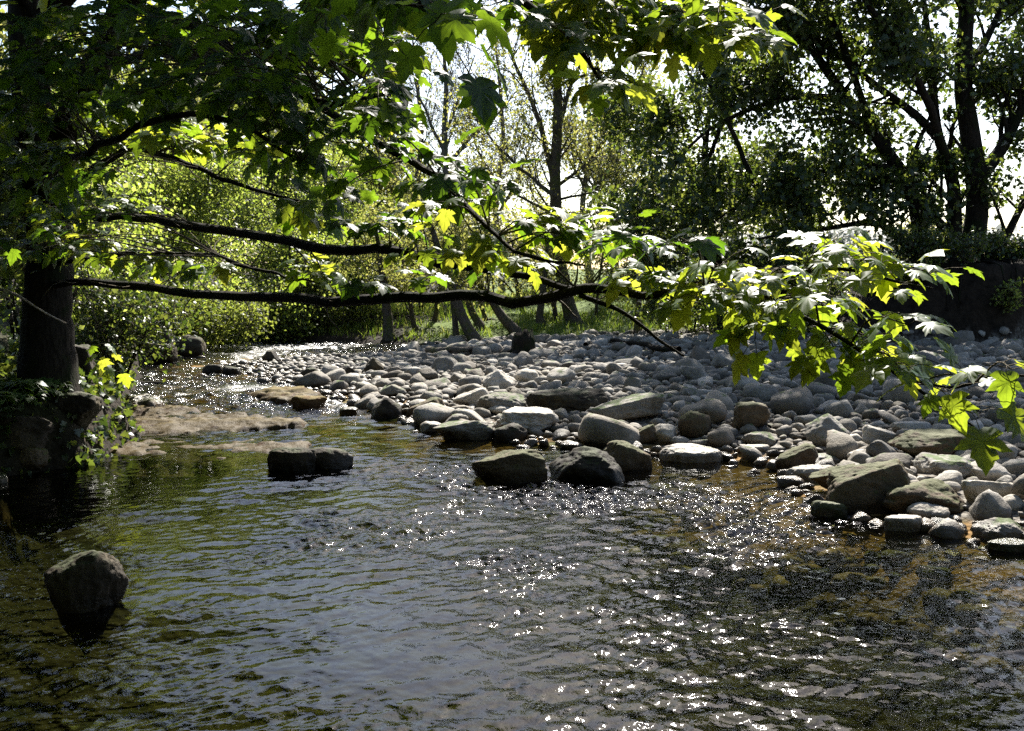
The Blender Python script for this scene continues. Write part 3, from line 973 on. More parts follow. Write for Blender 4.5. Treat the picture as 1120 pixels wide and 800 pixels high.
rt = bpy.data.objects['broadleaf_tree']
rr0 = np.random.default_rng(42)
for k in range(16):
    xa = rr0.uniform(9.4, 13.2); q = []
    for t in np.linspace(0, 1, 12):
        x_ = xa + (11 - xa) * .5 * (1 - t) + .12 * math.sin(t * 9 + k); y_ = 24.2 - 2.4 * t
        q.append((x_, y_, float(H(x_, y_)) + .03))
    mb = MB(); mb.tube(np.array(q), np.linspace(.075, .018, 12) * rr0.uniform(.6, 1.2), 6)
    mb.build('root', M['bark_dark'], rt)

# smaller understorey tree left of it (dark hanging mass around x 700-800)
S_us = dict(n=(9, 6, 4), t0=(.2, .2, .2), len=(1.6, .8, .4), ang=(.5, 1.2), up=(.1, 0, -.1), grav=(.0, -.03, -.06), wig=.18, rr=.5, rmin=.006, tipw=(.5, 1))
tl2 = lambda pts, d: limbs_to_world([(a, b, d) for a, b in pts])
tree('broadleaf_tree', 'dark bushy tree hanging low between the pale alder and the many stemmed tree', 'tree',
     tl2([(792, 372), (790, 330), (782, 270), (770, 200), (775, 130), (790, 60)], 26), [.16, .13, .11, .08, .04],
     [(tl2([(786, 300), (750, 260), (715, 235), (690, 225)], 25.5), .07, .02), (tl2([(780, 270), (810, 220), (850, 190)], 26.5), .07, .02),
      (tl2([(775, 220), (740, 170), (705, 140), (690, 120)], 26), .06, .015), (tl2([(772, 180), (800, 120), (840, 90)], 25), .06, .015),
      (tl2([(788, 310), (760, 310), (725, 315)], 25), .05, .015), (tl2([(788, 310), (830, 290), (870, 285)], 25.5), .05, .015)],
     dict(S_us, trunk_n=5), dict(n=14000, tmpl=MIDL, size=(.08, .14), spread=.2, droop=.4), (M['bark_dark'], M['bark_dark'], M['leaf_right']), 43)

# ---- pale alders and spring trees in the middle
S_al = dict(n=(13, 7, 4), t0=(.12, .2, .2), len=(1.7, .9, .45), ang=(.45, .95), up=(.22, .1, .05), grav=(.03, .01, 0), wig=.14, rr=.4, rmin=.008, tipw=(.5, 1))
tree('alder_tree', 'tall slim alder with sparse spring leaves in the centre gap of sky', 'tree',
     tl2([(634, 374), (622, 335), (612, 285), (607, 207), (609, 145), (610, 90), (600, 36), (596, -20)], 30), [.26, .2, .19, .17, .15, .12, .08, .04],
     [(tl2([(608, 203), (592, 140), (575, 95), (560, 60), (550, 20)], 30), .10, .025), (tl2([(609, 150), (622, 100), (640, 60), (655, 20)], 30), .08, .02),
      (tl2([(608, 215), (575, 190), (545, 160), (520, 130)], 29.5), .07, .02), (tl2([(608, 205), (640, 180), (665, 150)], 30.5), .06, .02),
      (tl2([(607, 220), (640, 212), (670, 205)], 30), .045, .015), (tl2([(608, 235), (580, 222), (550, 205), (525, 195)], 30), .05, .015)],
     dict(S_al, trunk_n=18), dict(n=7500, tmpl=DIAM, size=(.07, .14), spread=.12, up=.3), (M['bark_alder'], M['twig'], M['leaf_spring']), 47, 'thin spring trees behind the stone bar')
tree('alder_tree', 'thin sparse tree with olive buds right of the tall slim alder', 'tree',
     tl2([(660, 372), (672, 300), (668, 240), (672, 180), (660, 110), (650, 50)], 36), [.2, .16, .14, .11, .08, .04],
     [(tl2([(670, 250), (700, 210), (725, 190), (750, 160)], 36), .08, .02), (tl2([(672, 190), (690, 120), (705, 70)], 36), .07, .02), (tl2([(668, 230), (640, 190), (625, 150)], 36), .06, .02)],
     dict(S_al, trunk_n=14), dict(n=7000, tmpl=DIAM, size=(.08, .16), spread=.14, up=.3), (M['bark_alder'], M['twig'], M['leaf_spring']), 53, 'thin spring trees behind the stone bar')
S_bare = dict(n=(13, 7, 4), t0=(.12, .2, .2), len=(2.2, 1.1, .55), ang=(.4, .9), up=(.2, .1, .05), grav=(.04, .02, 0), wig=.15, rr=.4, rmin=.010, tipw=(1,))
tree('bare_tree', 'almost bare tree with fine twigs against the white sky, left of the alder', 'tree',
     tl2([(500, 372), (497, 300), (492, 230), (486, 160), (488, 90), (482, 30)], 42), [.26, .2, .17, .14, .09, .04],
     [(tl2([(488, 185), (515, 150), (540, 130), (565, 100)], 42), .10, .02), (tl2([(486, 150), (505, 100), (520, 60)], 42), .07, .02), (tl2([(488, 170), (460, 110), (445, 60)], 42), .08, .02),
      (tl2([(490, 200), (530, 190), (560, 190)], 42), .07, .02)],
     dict(S_bare, trunk_n=16), dict(n=1500, tmpl=DIAM, size=(.08, .14), spread=.12, up=.3), (M['bark_grey'], M['twig'], M['leaf_spring']), 59, 'thin spring trees behind the stone bar')
tree('bare_tree', 'pale fine twigged tree behind the bushy tree, right of the sky gap', 'tree',
     tl2([(730, 372), (728, 300), (722, 240), (715, 170), (705, 100), (700, 40)], 44), [.26, .2, .17, .14, .09, .04],
     [(tl2([(722, 230), (690, 180), (670, 130)], 44), .10, .02), (tl2([(716, 180), (740, 120), (760, 70)], 44), .09, .02)],
     dict(S_bare, trunk_n=14), dict(n=4500, tmpl=DIAM, size=(.08, .15), spread=.14, up=.3), (M['bark_grey'], M['twig'], M['leaf_spring']), 61, 'thin spring trees behind the stone bar')

for px, d, n_, lab in [(545, 46, 900, 'bare twiggy tree between the almost bare tree and the alder'), (640, 48, 1200, 'bare twiggy tree showing just right of the tall alder'), (455, 44, 1500, 'bare twiggy tree left of the almost bare tree')]:
    tree('bare_tree', lab, 'tree',
         tl2([(px, 372), (px + 4, 300), (px - 3, 230), (px + 5, 160), (px + 2, 95), (px - 4, 40)], d), [.2, .16, .14, .11, .08, .03],
         [(tl2([(px, 235), (px + 26, 185), (px + 44, 130)], d), .08, .02), (tl2([(px + 2, 210), (px - 24, 160), (px - 36, 100)], d), .08, .02)],
         dict(S_bare, trunk_n=16), dict(n=n_, tmpl=DIAM, size=(.08, .14), spread=.13, up=.3), (M['bark_grey'], M['twig'], M['leaf_spring']), int(px), 'thin spring trees behind the stone bar')

# leaning stems along the far bank
S_st = dict(n=(8, 5, 3), t0=(.35, .2, .2), len=(1.2, .7, .4), ang=(.4, 1.0), up=(.2, .1, 0), grav=(.03, 0, 0), wig=.16, rr=.4, rmin=.006, tipw=(.5, 1))
for k, (pl, d, r0, n, lab) in enumerate([
        ([(499, 384), (497, 350), (494, 310), (488, 250)], 27.2, .10, 1200, 'thin upright stem at the far bank, left of the leaning one'),
        ([(522, 386), (508, 352), (496, 315), (478, 270), (465, 230)], 26.8, .17, 1800, 'thick mossy stem leaning left at the edge of the stones'),
        ([(528, 374), (516, 342), (506, 310), (500, 265)], 29, .13, 1200, 'slim stem leaning left behind the thick mossy one'),
        ([(566, 372), (548, 344), (530, 318), (505, 290)], 28.4, .16, 1500, 'stem leaning steeply left beside the dark stump'),
        ([(592, 376), (591, 345), (596, 300), (600, 250)], 29.5, .14, 1500, 'upright dark stem between the stump and the tall alder'),
        ([(604, 377), (607, 345), (602, 315), (590, 280)], 30.5, .10, 900, 'thin crooked stem left of the tall alder'),
        ([(427, 384), (424, 350), (418, 300), (410, 250)], 28.5, .17, 2600, 'dark stem at the left end of the far bank'),
        ([(698, 378), (698, 352), (699, 330), (703, 290)], 27.5, .13, 1200, 'dark upright stem on the grassy bank right of the alder'),
        ([(650, 372), (652, 345), (655, 310), (662, 260)], 31, .07, 900, 'thin sapling on the grassy bank'),
        ([(455, 380), (452, 350), (446, 315), (436, 262)], 29.5, .09, 700, 'thin stem leaning slightly left, left of the thick mossy stem'),
        ([(472, 378), (476, 350), (482, 312), (486, 255)], 31, .10, 700, 'slim dark stem leaning right, left of the thick mossy stem'),
        ([(540, 376), (532, 350), (522, 318), (505, 262)], 30.5, .09, 700, 'thin stem leaning left, left of the steeply leaning one'),
        ([(580, 376), (574, 350), (566, 318), (560, 262)], 32, .10, 700, 'slim stem behind the dark stump'),
        ([(617, 376), (612, 350), (600, 318), (590, 250)], 32.5, .08, 700, 'thin pale stem close behind the tall alder'),
        ([(672, 376), (668, 352), (664, 320), (668, 262)], 32, .08, 700, 'thin stem on the grassy bank left of the dark upright stem'),
]):
    pts = tl2(pl, d)
    pts[0, 2] = float(H(pts[0, 0], pts[0, 1]))
    tree('leaning_tree', lab, 'tree', pts, [r0, r0 * .85, r0 * .6, r0 * .3], [], dict(S_st, trunk_n=9, trunk_t0=.4),
         dict(n=n, tmpl=DIAM, size=(.06, .12), spread=.15, up=.4), (M['bark_alder'], M['twig'], M['leaf_spring']), 70 + k, 'stems along the far bank', 9, 1.4)

# dark stump on the stones
r0 = np.random.default_rng(8)
b0 = ground_hit(572, 391)
root = empty('tree_stump', b0); tag(root, 'dark broken stump standing at the far edge of the stones', 'stump')
mb = MB(); th = np.linspace(0, 2 * math.pi, 19)[:-1]
hs = np.array([-.1, 0, .15, .35, .5]); rr_ = np.array([.34, .30, .25, .23, .20])
ring = []
for h_, q in zip(hs, rr_):
    rad = q * (1 + .12 * np.sin(th * 5 + 1) + .06 * np.sin(th * 9))
    ring.append(np.stack([rad * np.cos(th), rad * np.sin(th), np.full(18, h_) + (r0.uniform(-.05, .12, 18) if h_ == .5 else 0)], -1))
ring.append(ring[-1] * np.array([.55, .55, .82])); ring.append(ring[-1] * np.array([.1, .1, .9]))
vv = np.concatenate(ring) + b0
i = np.arange(len(ring) - 1)[:, None] * 18; j = np.arange(18)[None]; k = (j + 1) % 18
mb.add(vv, np.stack([i + j, i + k, i + 18 + k, i + 18 + j], -1).reshape(-1, 4))
mb.build('stump_wood', M['bark_dark'], root)
for q in range(5):
    a = q * 1.26 + .3
    rb = MB(); rb.tube(b0 + np.array([[.2 * math.cos(a), .2 * math.sin(a), .12], [.42 * math.cos(a), .42 * math.sin(a), .04], [.65 * math.cos(a), .65 * math.sin(a), -.06]]), [.08, .055, .02], 7)
    rb.build('root', M['bark_dark'], root)

# logs and sticks lying about
for (pl, r_, mt, lab) in [
        ([(468, 391), (500, 392), (530, 386)], .09, 'bark_grey', 'weathered log lying at the far edge of the stones'),
        ([(742, 391), (700, 384), (668, 379)], .07, 'bark_dark', 'dark log lying on the earth right of the stump'),
        ([(900, 386), (930, 396), (962, 410), (1002, 430), (1030, 441)], .020, 'bark_grey', 'long thin fallen branch lying on the shaded stones'),
        ([(880, 384), (920, 388), (958, 391)], .022, 'drift', 'pale short stick above the shaded stones'),
        ([(640, 384), (655, 380), (690, 381)], .06, 'bark_grey', 'short grey log under the tall alder')]:
    pts = np.array([ground_hit(a, b) for a, b in pl]); pts[:, 2] += r_ * 1.4 + .04
    lp = spline(pts, 14); lp = lp + fbm(lp * 3, 2, 5)[:, None] * .03
    mb = MB(); mb.tube(lp, np.linspace(r_, r_ * .5, 14), 8)
    tag(mb.build('fallen_log' if r_ > .04 else 'fallen_branch', M[mt]), lab, 'log' if r_ > .04 else 'branch')
for (pl, r_, mt, lab) in [
        ([(-8, 314, 9.6), (20, 324, 9.6), (45, 340, 9.8), (72, 354, 10.2)], .018, 'drift', 'pale bare stick slanting across the big left trunk'),
        ([(120, 362, 15), (145, 374, 15), (175, 378, 15), (190, 382, 15.2)], .022, 'drift', 'pale curved stick hanging over the far left bank'),
        ([(128, 421, 17.5), (170, 419, 18), (200, 421, 18), (232, 423, 17.8)], .035, 'bark_dark', 'dark thin log lying in the stream by the left bank')]:
    mb = MB(); lp = spline(limbs_to_world(pl), 14); mb.tube(lp, np.linspace(r_, r_ * .5, 14), 7)
    tag(mb.build('bare_stick', M[mt]), lab, 'stick')


# ---- bushes
def bush(name, label, cx, cy, cz, rx, ry, rz, n, size, mat, seed, stems=7, spread=.25, cat='bush', group=None, tmpl=DIAM, lvls=(7, 5, 4), ln=None, bark='twig'):
    r = np.random.default_rng(seed)
    cz = float(H(cx, cy))
    root = empty(name, (cx, cy, cz)); tag(root, label, cat, group)
    tw = MB(); tips = []
    S = dict(n=lvls, t0=(.15, .2, .2), len=ln or (rz * .55, rz * .3, rz * .16), ang=(.4, 1.2), up=(.1, .05, 0), grav=(0, -.02, -.03), wig=.2, rr=.5, rmin=.005 if cy < 25 else .009, tipw=(.5, 1))
    for k in range(stems):
        a = r.uniform(0, 6.28); q = math.sqrt(r.random())
        top = np.array([cx + rx * q * math.cos(a), cy + ry * q * math.sin(a), cz + rz * r.uniform(.6, 1.05) * math.sqrt(max(.1, 1 - .7 * q * q))])
        b = np.array([cx + rx * .25 * q * math.cos(a), cy + ry * .25 * q * math.sin(a), cz - .15])
        mid = b * .5 + top * .5 + np.array([0, 0, rz * .12]) + r.normal(size=3) * rz * .05
        lp = spline([b, mid, top], 12); r_ = np.linspace(max(.02 * rz / 2.0, .02), .012, 12)
        st = MB(); st.tube(lp, r_, 6)
        st.build('stem', M['bark_dark'], root)
        grow(r, tw, lp, r_, 0, S, tips)
    tw.build('twigs', M[bark], root)
    T = np.array(tips)
    pos = T[r.integers(len(T), size=n)] + r.normal(size=(n, 3)) * spread
    gz = H(pos[:, 0], pos[:, 1]); pos = pos[pos[:, 2] > gz + .05]
    lm = MB(); scatter(lm, tmpl, r, pos, r.uniform(*size, size=len(pos)), .5, .3, .8)
    lm.build('foliage', mat, root)
    return root


def at(px, d): return (px - 560) / F * d


bush('hawthorn_bush', 'big pale green hawthorn with fine small leaves on the far left bank', -10.6, 26.5, .9, 3.4, 2.2, 6.0, 52000, (.06, .12), M['leaf_bush'], 201, 13, .2, lvls=(10, 7, 4), ln=(2.2, 1.0, .5))
bush('hawthorn_bush', 'pale green hawthorn beside the big left trunk, overhanging the stream', -9.2, 20.5, .9, 1.7, 1.8, 4.4, 26000, (.055, .105), M['leaf_bush'], 203, 8, .18, lvls=(9, 6, 4), ln=(1.6, .8, .4))
bush('hawthorn_bush', 'tall olive hawthorn standing beyond the bend of the stream', -7.0, 35.5, .9, 3.6, 2.0, 5.6, 20000, (.07, .13), M['leaf_bush'], 204, 11, .22, lvls=(9, 6, 4), ln=(2.2, 1.0, .5))
bush('bank_bush', 'rounded olive bush at the bend of the stream', at(300, 31), 31.5, .3, 2.0, 1.5, 2.6, 9000, (.07, .13), M['leaf_bush'], 205, 8, .2)
bush('bank_bush', 'low dark bush under the hawthorn where the stream bends', at(205, 26.5), 27, .2, 2.0, 1.0, 1.7, 8000, (.07, .13), M['leaf_far'], 231, 8, .2)
bush('bank_bush', 'dull green bush hanging over the far end of the stream', at(262, 28.5), 29.2, .2, 2.0, 1.0, 1.7, 8000, (.07, .13), M['leaf_bush'], 233, 8, .2)
bush('bank_bush', 'dark bush between the bend and the first upright stems', at(345, 29), 29.8, .3, 2.2, 1.0, 1.7, 8000, (.07, .13), M['leaf_far'], 235, 8, .2)
bush('bank_bush', 'shaded bush behind the black bank boulder', at(95, 14.6), 15.4, .8, 1.0, 1.0, 1.7, 6000, (.06, .10), M['leaf_right'], 237, 8, .2)
bush('bank_bush', 'olive bush right of the bend, left of the dark stem', at(385, 31), 32, .6, 2.2, 1.5, 2.6, 9000, (.07, .13), M['leaf_bush'], 207, 8, .2)
bush('bank_bush', 'thin grey green bush behind the leaning stems', at(460, 33), 34, .6, 2.4, 1.4, 3.0, 6000, (.07, .12), M['leaf_spring'], 209, 8, .25)
bush('bank_bush', 'grey green thicket behind the tall alder', at(590, 38), 39, .7, 3.2, 1.5, 3.6, 8000, (.08, .14), M['leaf_spring'], 211, 9, .3)
bush('bank_bush', 'dark undergrowth bush at the left foot of the high bank', at(860, 24), 24.6, .5, 2.2, 1.0, 1.6, 6000, (.06, .12), M['leaf_right'], 213, 8, .16)
bush('bank_bush', 'dark low bush under the bushy tree', at(760, 26.5), 27.3, .5, 2.0, 1.0, 1.6, 6000, (.06, .12), M['leaf_right'], 215, 8, .16)
bush('bank_bush', 'dark brambles trailing over the lip of the high right bank', at(1085, 23.2), 23.3, 1.6, 1.3, .5, .5, 2600, (.06, .11), M['leaf_right'], 241, 10, .10)
bush('bank_bush', 'dark brambles at the foot of the high bank under the leaf spray', at(1030, 22.2), 22.4, .5, 1.5, .4, .7, 2600, (.06, .11), M['leaf_right'], 243, 9, .10)
bush('small_shrub', 'small green shrub growing at the foot of the high bank', at(1092, 21.6), 21.7, .42, .45, .3, .55, 700, (.06, .1), M['leaf_bush'], 217, 5, .06, 'shrub')
bush('small_shrub', 'low leafy shrub at the shaded edge of the stones', at(1015, 22), 22.1, .45, .6, .3, .35, 600, (.05, .09), M['leaf_bush'], 219, 5, .06, 'shrub')
bush('small_shrub', 'reddish bare shrub hanging on the high bank', at(968, 22.6), 22.9, 1.1, .6, .3, .8, 500, (.04, .07), leafmat('rust_leaf', [(.09, .05, .04), (.13, .07, .06)], [(.12, .06, .04), (.2, .1, .07)]), 221, 7, .08, 'shrub')
bush('bank_bush', 'pale leafy clump at the edge of the field behind the high bank', at(1020, 34), 34, 1.9, 1.3, 1.0, 1.5, 2500, (.07, .12), M['leaf_spring'], 223, 6, .15)
bush('bank_bush', 'dark thicket on the near left bank beside the big trunk', -6.4, 9.6, 1.0, 1.5, 1.6, 3.2, 7000, (.08, .14), M['leaf_right'], 225, 9, .2, tmpl=MIDL)
bush('bank_bush', 'shaded thicket behind the big left trunk', -6.6, 13.2, .95, 1.3, 1.6, 3.0, 8000, (.06, .10), M['leaf_bush'], 226, 9, .2)
bush('small_shrub', 'bright green clump at the foot of the far left bank', at(120, 15.5), 15.8, .55, .35, .3, .5, 600, (.06, .1), M['leaf_bush'], 227, 5, .06, 'shrub')

# ---- wooded slope far behind: individual trees sharing a few shapes
protos = []
for k, (mt, n) in enumerate([('leaf_far', 9000), ('leaf_spring', 6000), ('leaf_far', 7000)]):
    S = dict(n=(12, 6, 4), t0=(.1, .2, .2), len=(2.6, 1.3, .65), ang=(.5, 1.1), up=(.15, .05, 0), grav=(.02, 0, -.02), wig=.16, rr=.4, rmin=.012, tipw=(.5, 1))
    o = tree('woodland_tree', 'x', 'tree', np.array([(0, 0, 0), (.1, 0, 3), (-.1, .1, 6), (.1, 0, 9.5)], float), [.28, .22, .14, .05],
             [(np.array([(0, 0, 2.5), (1.2, .3, 4.2), (2.2, .4, 6.0)]), .1, .03), (np.array([(0, 0, 3), (-1.3, -.3, 4.6), (-2.3, .2, 6.2)]), .1, .03), (np.array([(0, 0, 2.2), (-.2, -1.2, 3.6), (.3, -2.2, 5.2)]), .1, .03)],
             dict(S, trunk_n=22, trunk_t0=.15), dict(n=n, tmpl=DIAM, size=(.16, .32), spread=.32, up=.4), (M['bark_grey'], M['twig'], M[mt]), 300 + k)
    protos.append(o)
far = [(95, 40, 1.05, 0), (150, 46, 1.15, 2), (205, 40, 1.0, 1), (262, 47, 1.1, 0), (318, 41, .9, 2), (365, 48, .95, 0), (415, 52, .95, 1), (452, 46, .62, 2), (520, 56, 0.54, 1),
       (745, 56, 0.58, 0), (800, 60, .8, 1), (860, 66, .7, 2), (40, 38, 1.1, 1), (60, 60, 1.5, 2), (230, 62, 1.45, 0), (330, 66, 1.3, 1)]
words = ['olive', 'grey green', 'dull green']
side = ['beyond the left end of the hawthorn', 'behind the middle of the hawthorn', 'behind the right half of the hawthorn', 'behind the right edge of the hawthorn', 'above the bend of the stream', 'right of the bend of the stream',
        'left of the almost bare tree', 'behind the almost bare tree', 'between the bare tree and the alder', 'behind the dark bushy tree', 'right behind the dark bushy tree', 'beyond the field seen under the many stemmed tree', 'behind the big left trunk', 'high on the slope above the left bank', 'high on the slope above the hawthorn', 'high on the slope above the bend']
for k, (px, d, s, w) in enumerate(far):
    src = protos[w]
    o = src if k in (0, 1, 2) and src['label'] == 'x' else None
    if o is None:
        o = src.copy(); COL.objects.link(o)
        for ch in src.children:
            c = ch.copy(); COL.objects.link(c); c.parent = o
    x = at(px, d)
    o.location = (x, d, float(H(x, d)) - .1 + (1.2 if d > 59 and px < 400 else 0))
    o.scale = (s, s, s * (1.0 + .1 * math.sin(k * 2.3)))
    o.rotation_euler = (0, 0, k * 1.9)
    tag(o, '%s woodland tree %s' % (words[w], side[k]), 'tree', 'woodland trees on the far side')

# distant wood beyond the field: one mass
mb = MB(); r = np.random.default_rng(77)
n = 9000
x = r.uniform(20, 130, n); y = 150 + r.normal(0, 5, n)
top = 6.5 + 1.6 * fbm(np.stack([x * .13, x * 0, x * 0], -1), 3, 4)
z = 1.7 + top * r.random(n) ** .8
scatter(mb, DIAM, r, np.stack([x, y, z], -1), r.uniform(.8, 1.7, n), .4, .2, .8)
tag(mb.build('distant_wood', leafmat('distant_leaf', [(.06, .085, .05), (.09, .11, .06)], [(.05, .07, .03)], .3, .7, .2)), 'distant hazy wood beyond the field', 'wood', kind='stuff')

# unseen thicket added behind and left of the viewer to cut sky light
mb = MB(); r = np.random.default_rng(80)
n = 30000
pos = np.stack([r.uniform(-18, 18, n), r.uniform(-13, -6, n), .3 + 14 * r.random(n)], -1)
pos = pos[fbm(pos * .6, 3, 3) > -.25]
pos = np.vstack([pos, np.stack([r.uniform(-9.5, -5.4, 7000), r.uniform(-5, 7.0, 7000), .3 + 6.5 * r.random(7000)], -1)])
scatter(mb, MIDL, r, pos, r.uniform(.3, .6, len(pos)), .6, .4)
tag(mb.build('unseen_shade_thicket', M['leaf_right']), 'unseen leafy thicket added around the viewer to block sky light', 'thicket', kind='stuff')

# grass on the far bank and at the field edge
mb = MB(); r = np.random.default_rng(78)
n = 26000
x = r.uniform(-9, 7.5, n); y = r.uniform(28, 44, n) ** 1.0
ok = (fbm(np.stack([x * .5, y * .5, 0 * x], -1), 3, 7) > -.35) & (x > np.interp(y, XR[:, 0], XR[:, 1]) + .5)
x, y = x[ok], y[ok]
x2 = r.uniform(9, 17, 900); y2 = r.uniform(24.8, 27, 900)
x3 = r.uniform(8, 40, 9000); y3 = r.uniform(30, 60, 9000)
x = np.r_[x, x2, x3]; y = np.r_[y, y2, y3]
pos = np.stack([x, y, H(x, y) - .02], -1)
n = len(pos)
ax = r.normal(size=(n, 3)) * .35; ax[:, 2] = 1
put_leaves(mb, (np.array([(-.07, 0, 0), (.07, 0, 0), (.04, .6, .05), (-.04, .6, .05), (0, 1, .2)], float), np.array([(0, 1, 2), (0, 2, 3), (3, 2, 4)])),
           pos, ax, r.normal(size=(n, 3)), r.uniform(.12, .32, n), r.random(n))
tag(mb.build('bank_grass', M['grass']), 'green grass on the far bank behind the stones', 'grass', kind='stuff')

# ferns and ivy on the left bank
fr_ = np.random.default_rng(79)
for k, (px, py, d, s, lab) in enumerate([(18, 442, 10.2, .55, 'arching fern clump on the left bank above the black bank rock'), (52, 436, 10.6, .45, 'smaller fern at the foot of the big left trunk'),
                                         (-12, 425, 9.8, .6, 'fern cut by the left edge of the picture'), (40, 466, 10.2, .35, 'low fern hanging over the black bank rock')]):
    c = P(px, py, d); c[2] = max(float(H(c[0], c[1])), c[2] - .15)
    root = empty('fern', c); tag(root, lab, 'fern')
    mb = MB()
    for q in range(22):
        a = fr_.uniform(0, 6.28); ln = s * fr_.uniform(.6, 1.1)
        t = np.linspace(0, 1, 9)
        out_ = np.stack([np.cos(a) * t * ln, np.sin(a) * t * ln, ln * (.95 * t - 1.05 * t * t)], -1) + c
        mb.tube(out_, np.linspace(.006, .002, 9), 3, .2)
        tg = nrm(np.gradient(out_, axis=0)); sd = nrm(np.cross(tg, [0, 0, 1]))
        for sg in (-1, 1):
            pos = out_[1:]; w = ln * .28 * np.sin(np.pi * (t[1:] * .85 + .1))
            put_leaves(mb, DIAM, pos, sd[1:] * sg + tg[1:] * .4 - np.array([0, 0, .2]), np.tile([0, 0, 1.], (8, 1)) + fr_.normal(size=(8, 3)) * .2, w, fr_.random(8))
    mb.build('fronds', M['fern'], root)
mb = MB(); n = 5200
y = fr_.uniform(8.5, 18, n); x = np.interp(y, XL[:, 0], XL[:, 1]) - fr_.uniform(-.05, 1.4, n)
pos = np.stack([x, y, H(x, y) + fr_.uniform(.02, .14, n)], -1)
scatter(mb, MIDL, fr_, pos, fr_.uniform(.05, .12, n), .5, .5)
tag(mb.build('ivy', M['leaf_right']), 'dark ivy covering the left bank between the rocks', 'ivy', kind='stuff')

# ------------------------------------------------------------------ the big sycamore on the left
sr = np.random.default_rng(91)
base = P(52, 412, 10.6); base[2] = float(H(base[0], base[1]))
syc = empty('sycamore_tree', base)
tag(syc, 'big dark sycamore on the left bank whose boughs hang across the whole stream', 'tree')
tk = np.vstack([base - [0, 0, .3], limbs_to_world([(52, 380, 10.6), (52, 330, 10.6), (55, 280, 10.6), (50, 220, 10.6), (40, 150, 10.6), (30, 60, 10.5), (25, -40, 10.4), (20, -160, 10.2)])])
mb = MB(); tp = spline(tk, 40); mb.tube(tp, np.interp(np.linspace(0, 1, 40), [0, .08, .2, .6, 1], [.42, .30, .25, .21, .12]) * (1 + .04 * np.sin(np.arange(40) * 2.1)), 16)
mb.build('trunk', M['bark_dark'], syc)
BR = {}


def bough(key, pl, r0, r1, sides=9, n=40):
    w = limbs_to_world(pl); lp = spline(w, n)
    lp = lp + np.stack([0 * lp[:, 0], 0 * lp[:, 0], fbm(lp * 2.1, 4, len(BR) + 7) * (.030 if r0 > .02 else .014)], -1)
    rad = np.linspace(r0, r1, n) * (1 + .06 * fbm(lp * 7, 2, 3))
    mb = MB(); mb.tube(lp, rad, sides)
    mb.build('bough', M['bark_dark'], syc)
    BR[key] = lp


bough('low', [(60, 312, 10.5), (92, 310, 9.7), (160, 316, 8.2), (230, 322, 7.0), (330, 328, 5.6), (420, 331, 4.8), (520, 331, 4.2), (600, 328, 3.8), (640, 319, 3.6), (690, 322, 3.4), (760, 318, 3.2), (830, 322, 3.1), (890, 318, 3.0)], .042, .006)
bough('fork', [(634, 321, 3.62), (675, 336, 3.55), (700, 352, 3.5), (722, 370, 3.45), (748, 388, 3.4)], .010, .004)
bough('second', [(60, 236, 10.5), (150, 240, 8.4), (250, 254, 6.6), (350, 268, 5.3), (420, 272, 4.7), (474, 283, 4.3), (532, 298, 4.0), (605, 322, 3.75), (634, 321, 3.65)], .038, .009)
bough('diag', [(40, -60, 10), (150, 5, 8), (232, 40, 6.6), (283, 72, 5.6), (326, 101, 5.0), (399, 149, 4.3), (470, 190, 3.8), (504, 221, 3.6), (537, 251, 3.4), (575, 276, 3.2), (640, 290, 3.1)], .030, .003)
bough('thick', [(48, 230, 10.5), (75, 140, 9.6), (105, 70, 8.8), (135, 10, 8), (170, -60, 7)], .16, .10)
bough('mid', [(62, 220, 10.4), (110, 180, 9), (150, 162, 8), (200, 180, 7.4), (262, 201, 6.8), (330, 222, 6.2)], .04, .008)
bough('third', [(62, 290, 10.5), (130, 278, 9), (230, 281, 7.6), (300, 300, 6.8), (350, 310, 6.3)], .026, .006)
bough('spray', [(830, 322, 3.1), (870, 345, 3.0), (920, 375, 2.9), (975, 410, 2.85), (1020, 440, 2.8), (1065, 468, 2.75)], .009, .003, 7)
bough('upspray', [(830, 320, 3.1), (880, 300, 3.05), (930, 296, 3.0), (985, 312, 3.0), (1020, 318, 3.0)], .008, .003, 7)
bough('edge', [(985, 416, 2.85), (1040, 425, 2.8), (1090, 412, 2.75), (1140, 414, 2.7)], .006, .003, 7)
bough('over', [(30, -40, 10.4), (200, -190, 8), (380, -160, 5), (500, -70, 3.8), (560, -20, 3.4), (610, 25, 3.2), (640, 60, 3.1), (668, 105, 3.0)], .03, .003)
bough('overright', [(500, -70, 3.8), (620, -30, 3.5), (700, 12, 3.3), (760, 30, 3.2), (820, 52, 3.1)], .02, .004)
bough('topnear', [(200, -190, 8), (330, -120, 4.5), (400, -40, 3.0), (440, 0, 2.5), (480, 18, 2.3), (510, 30, 2.25)], .03, .004)
bough('highleft', [(105, 70, 8.8), (180, 60, 6.5), (270, 75, 5), (350, 110, 4.2), (430, 110, 3.6)], .04, .006)
bough('midleft', [(50, 220, 10.5), (60, 190, 7), (130, 150, 5), (220, 120, 4.2), (330, 170, 3.8)], .03, .006)

twm, lfm = MB(), [MB() for _ in range(1)][0]


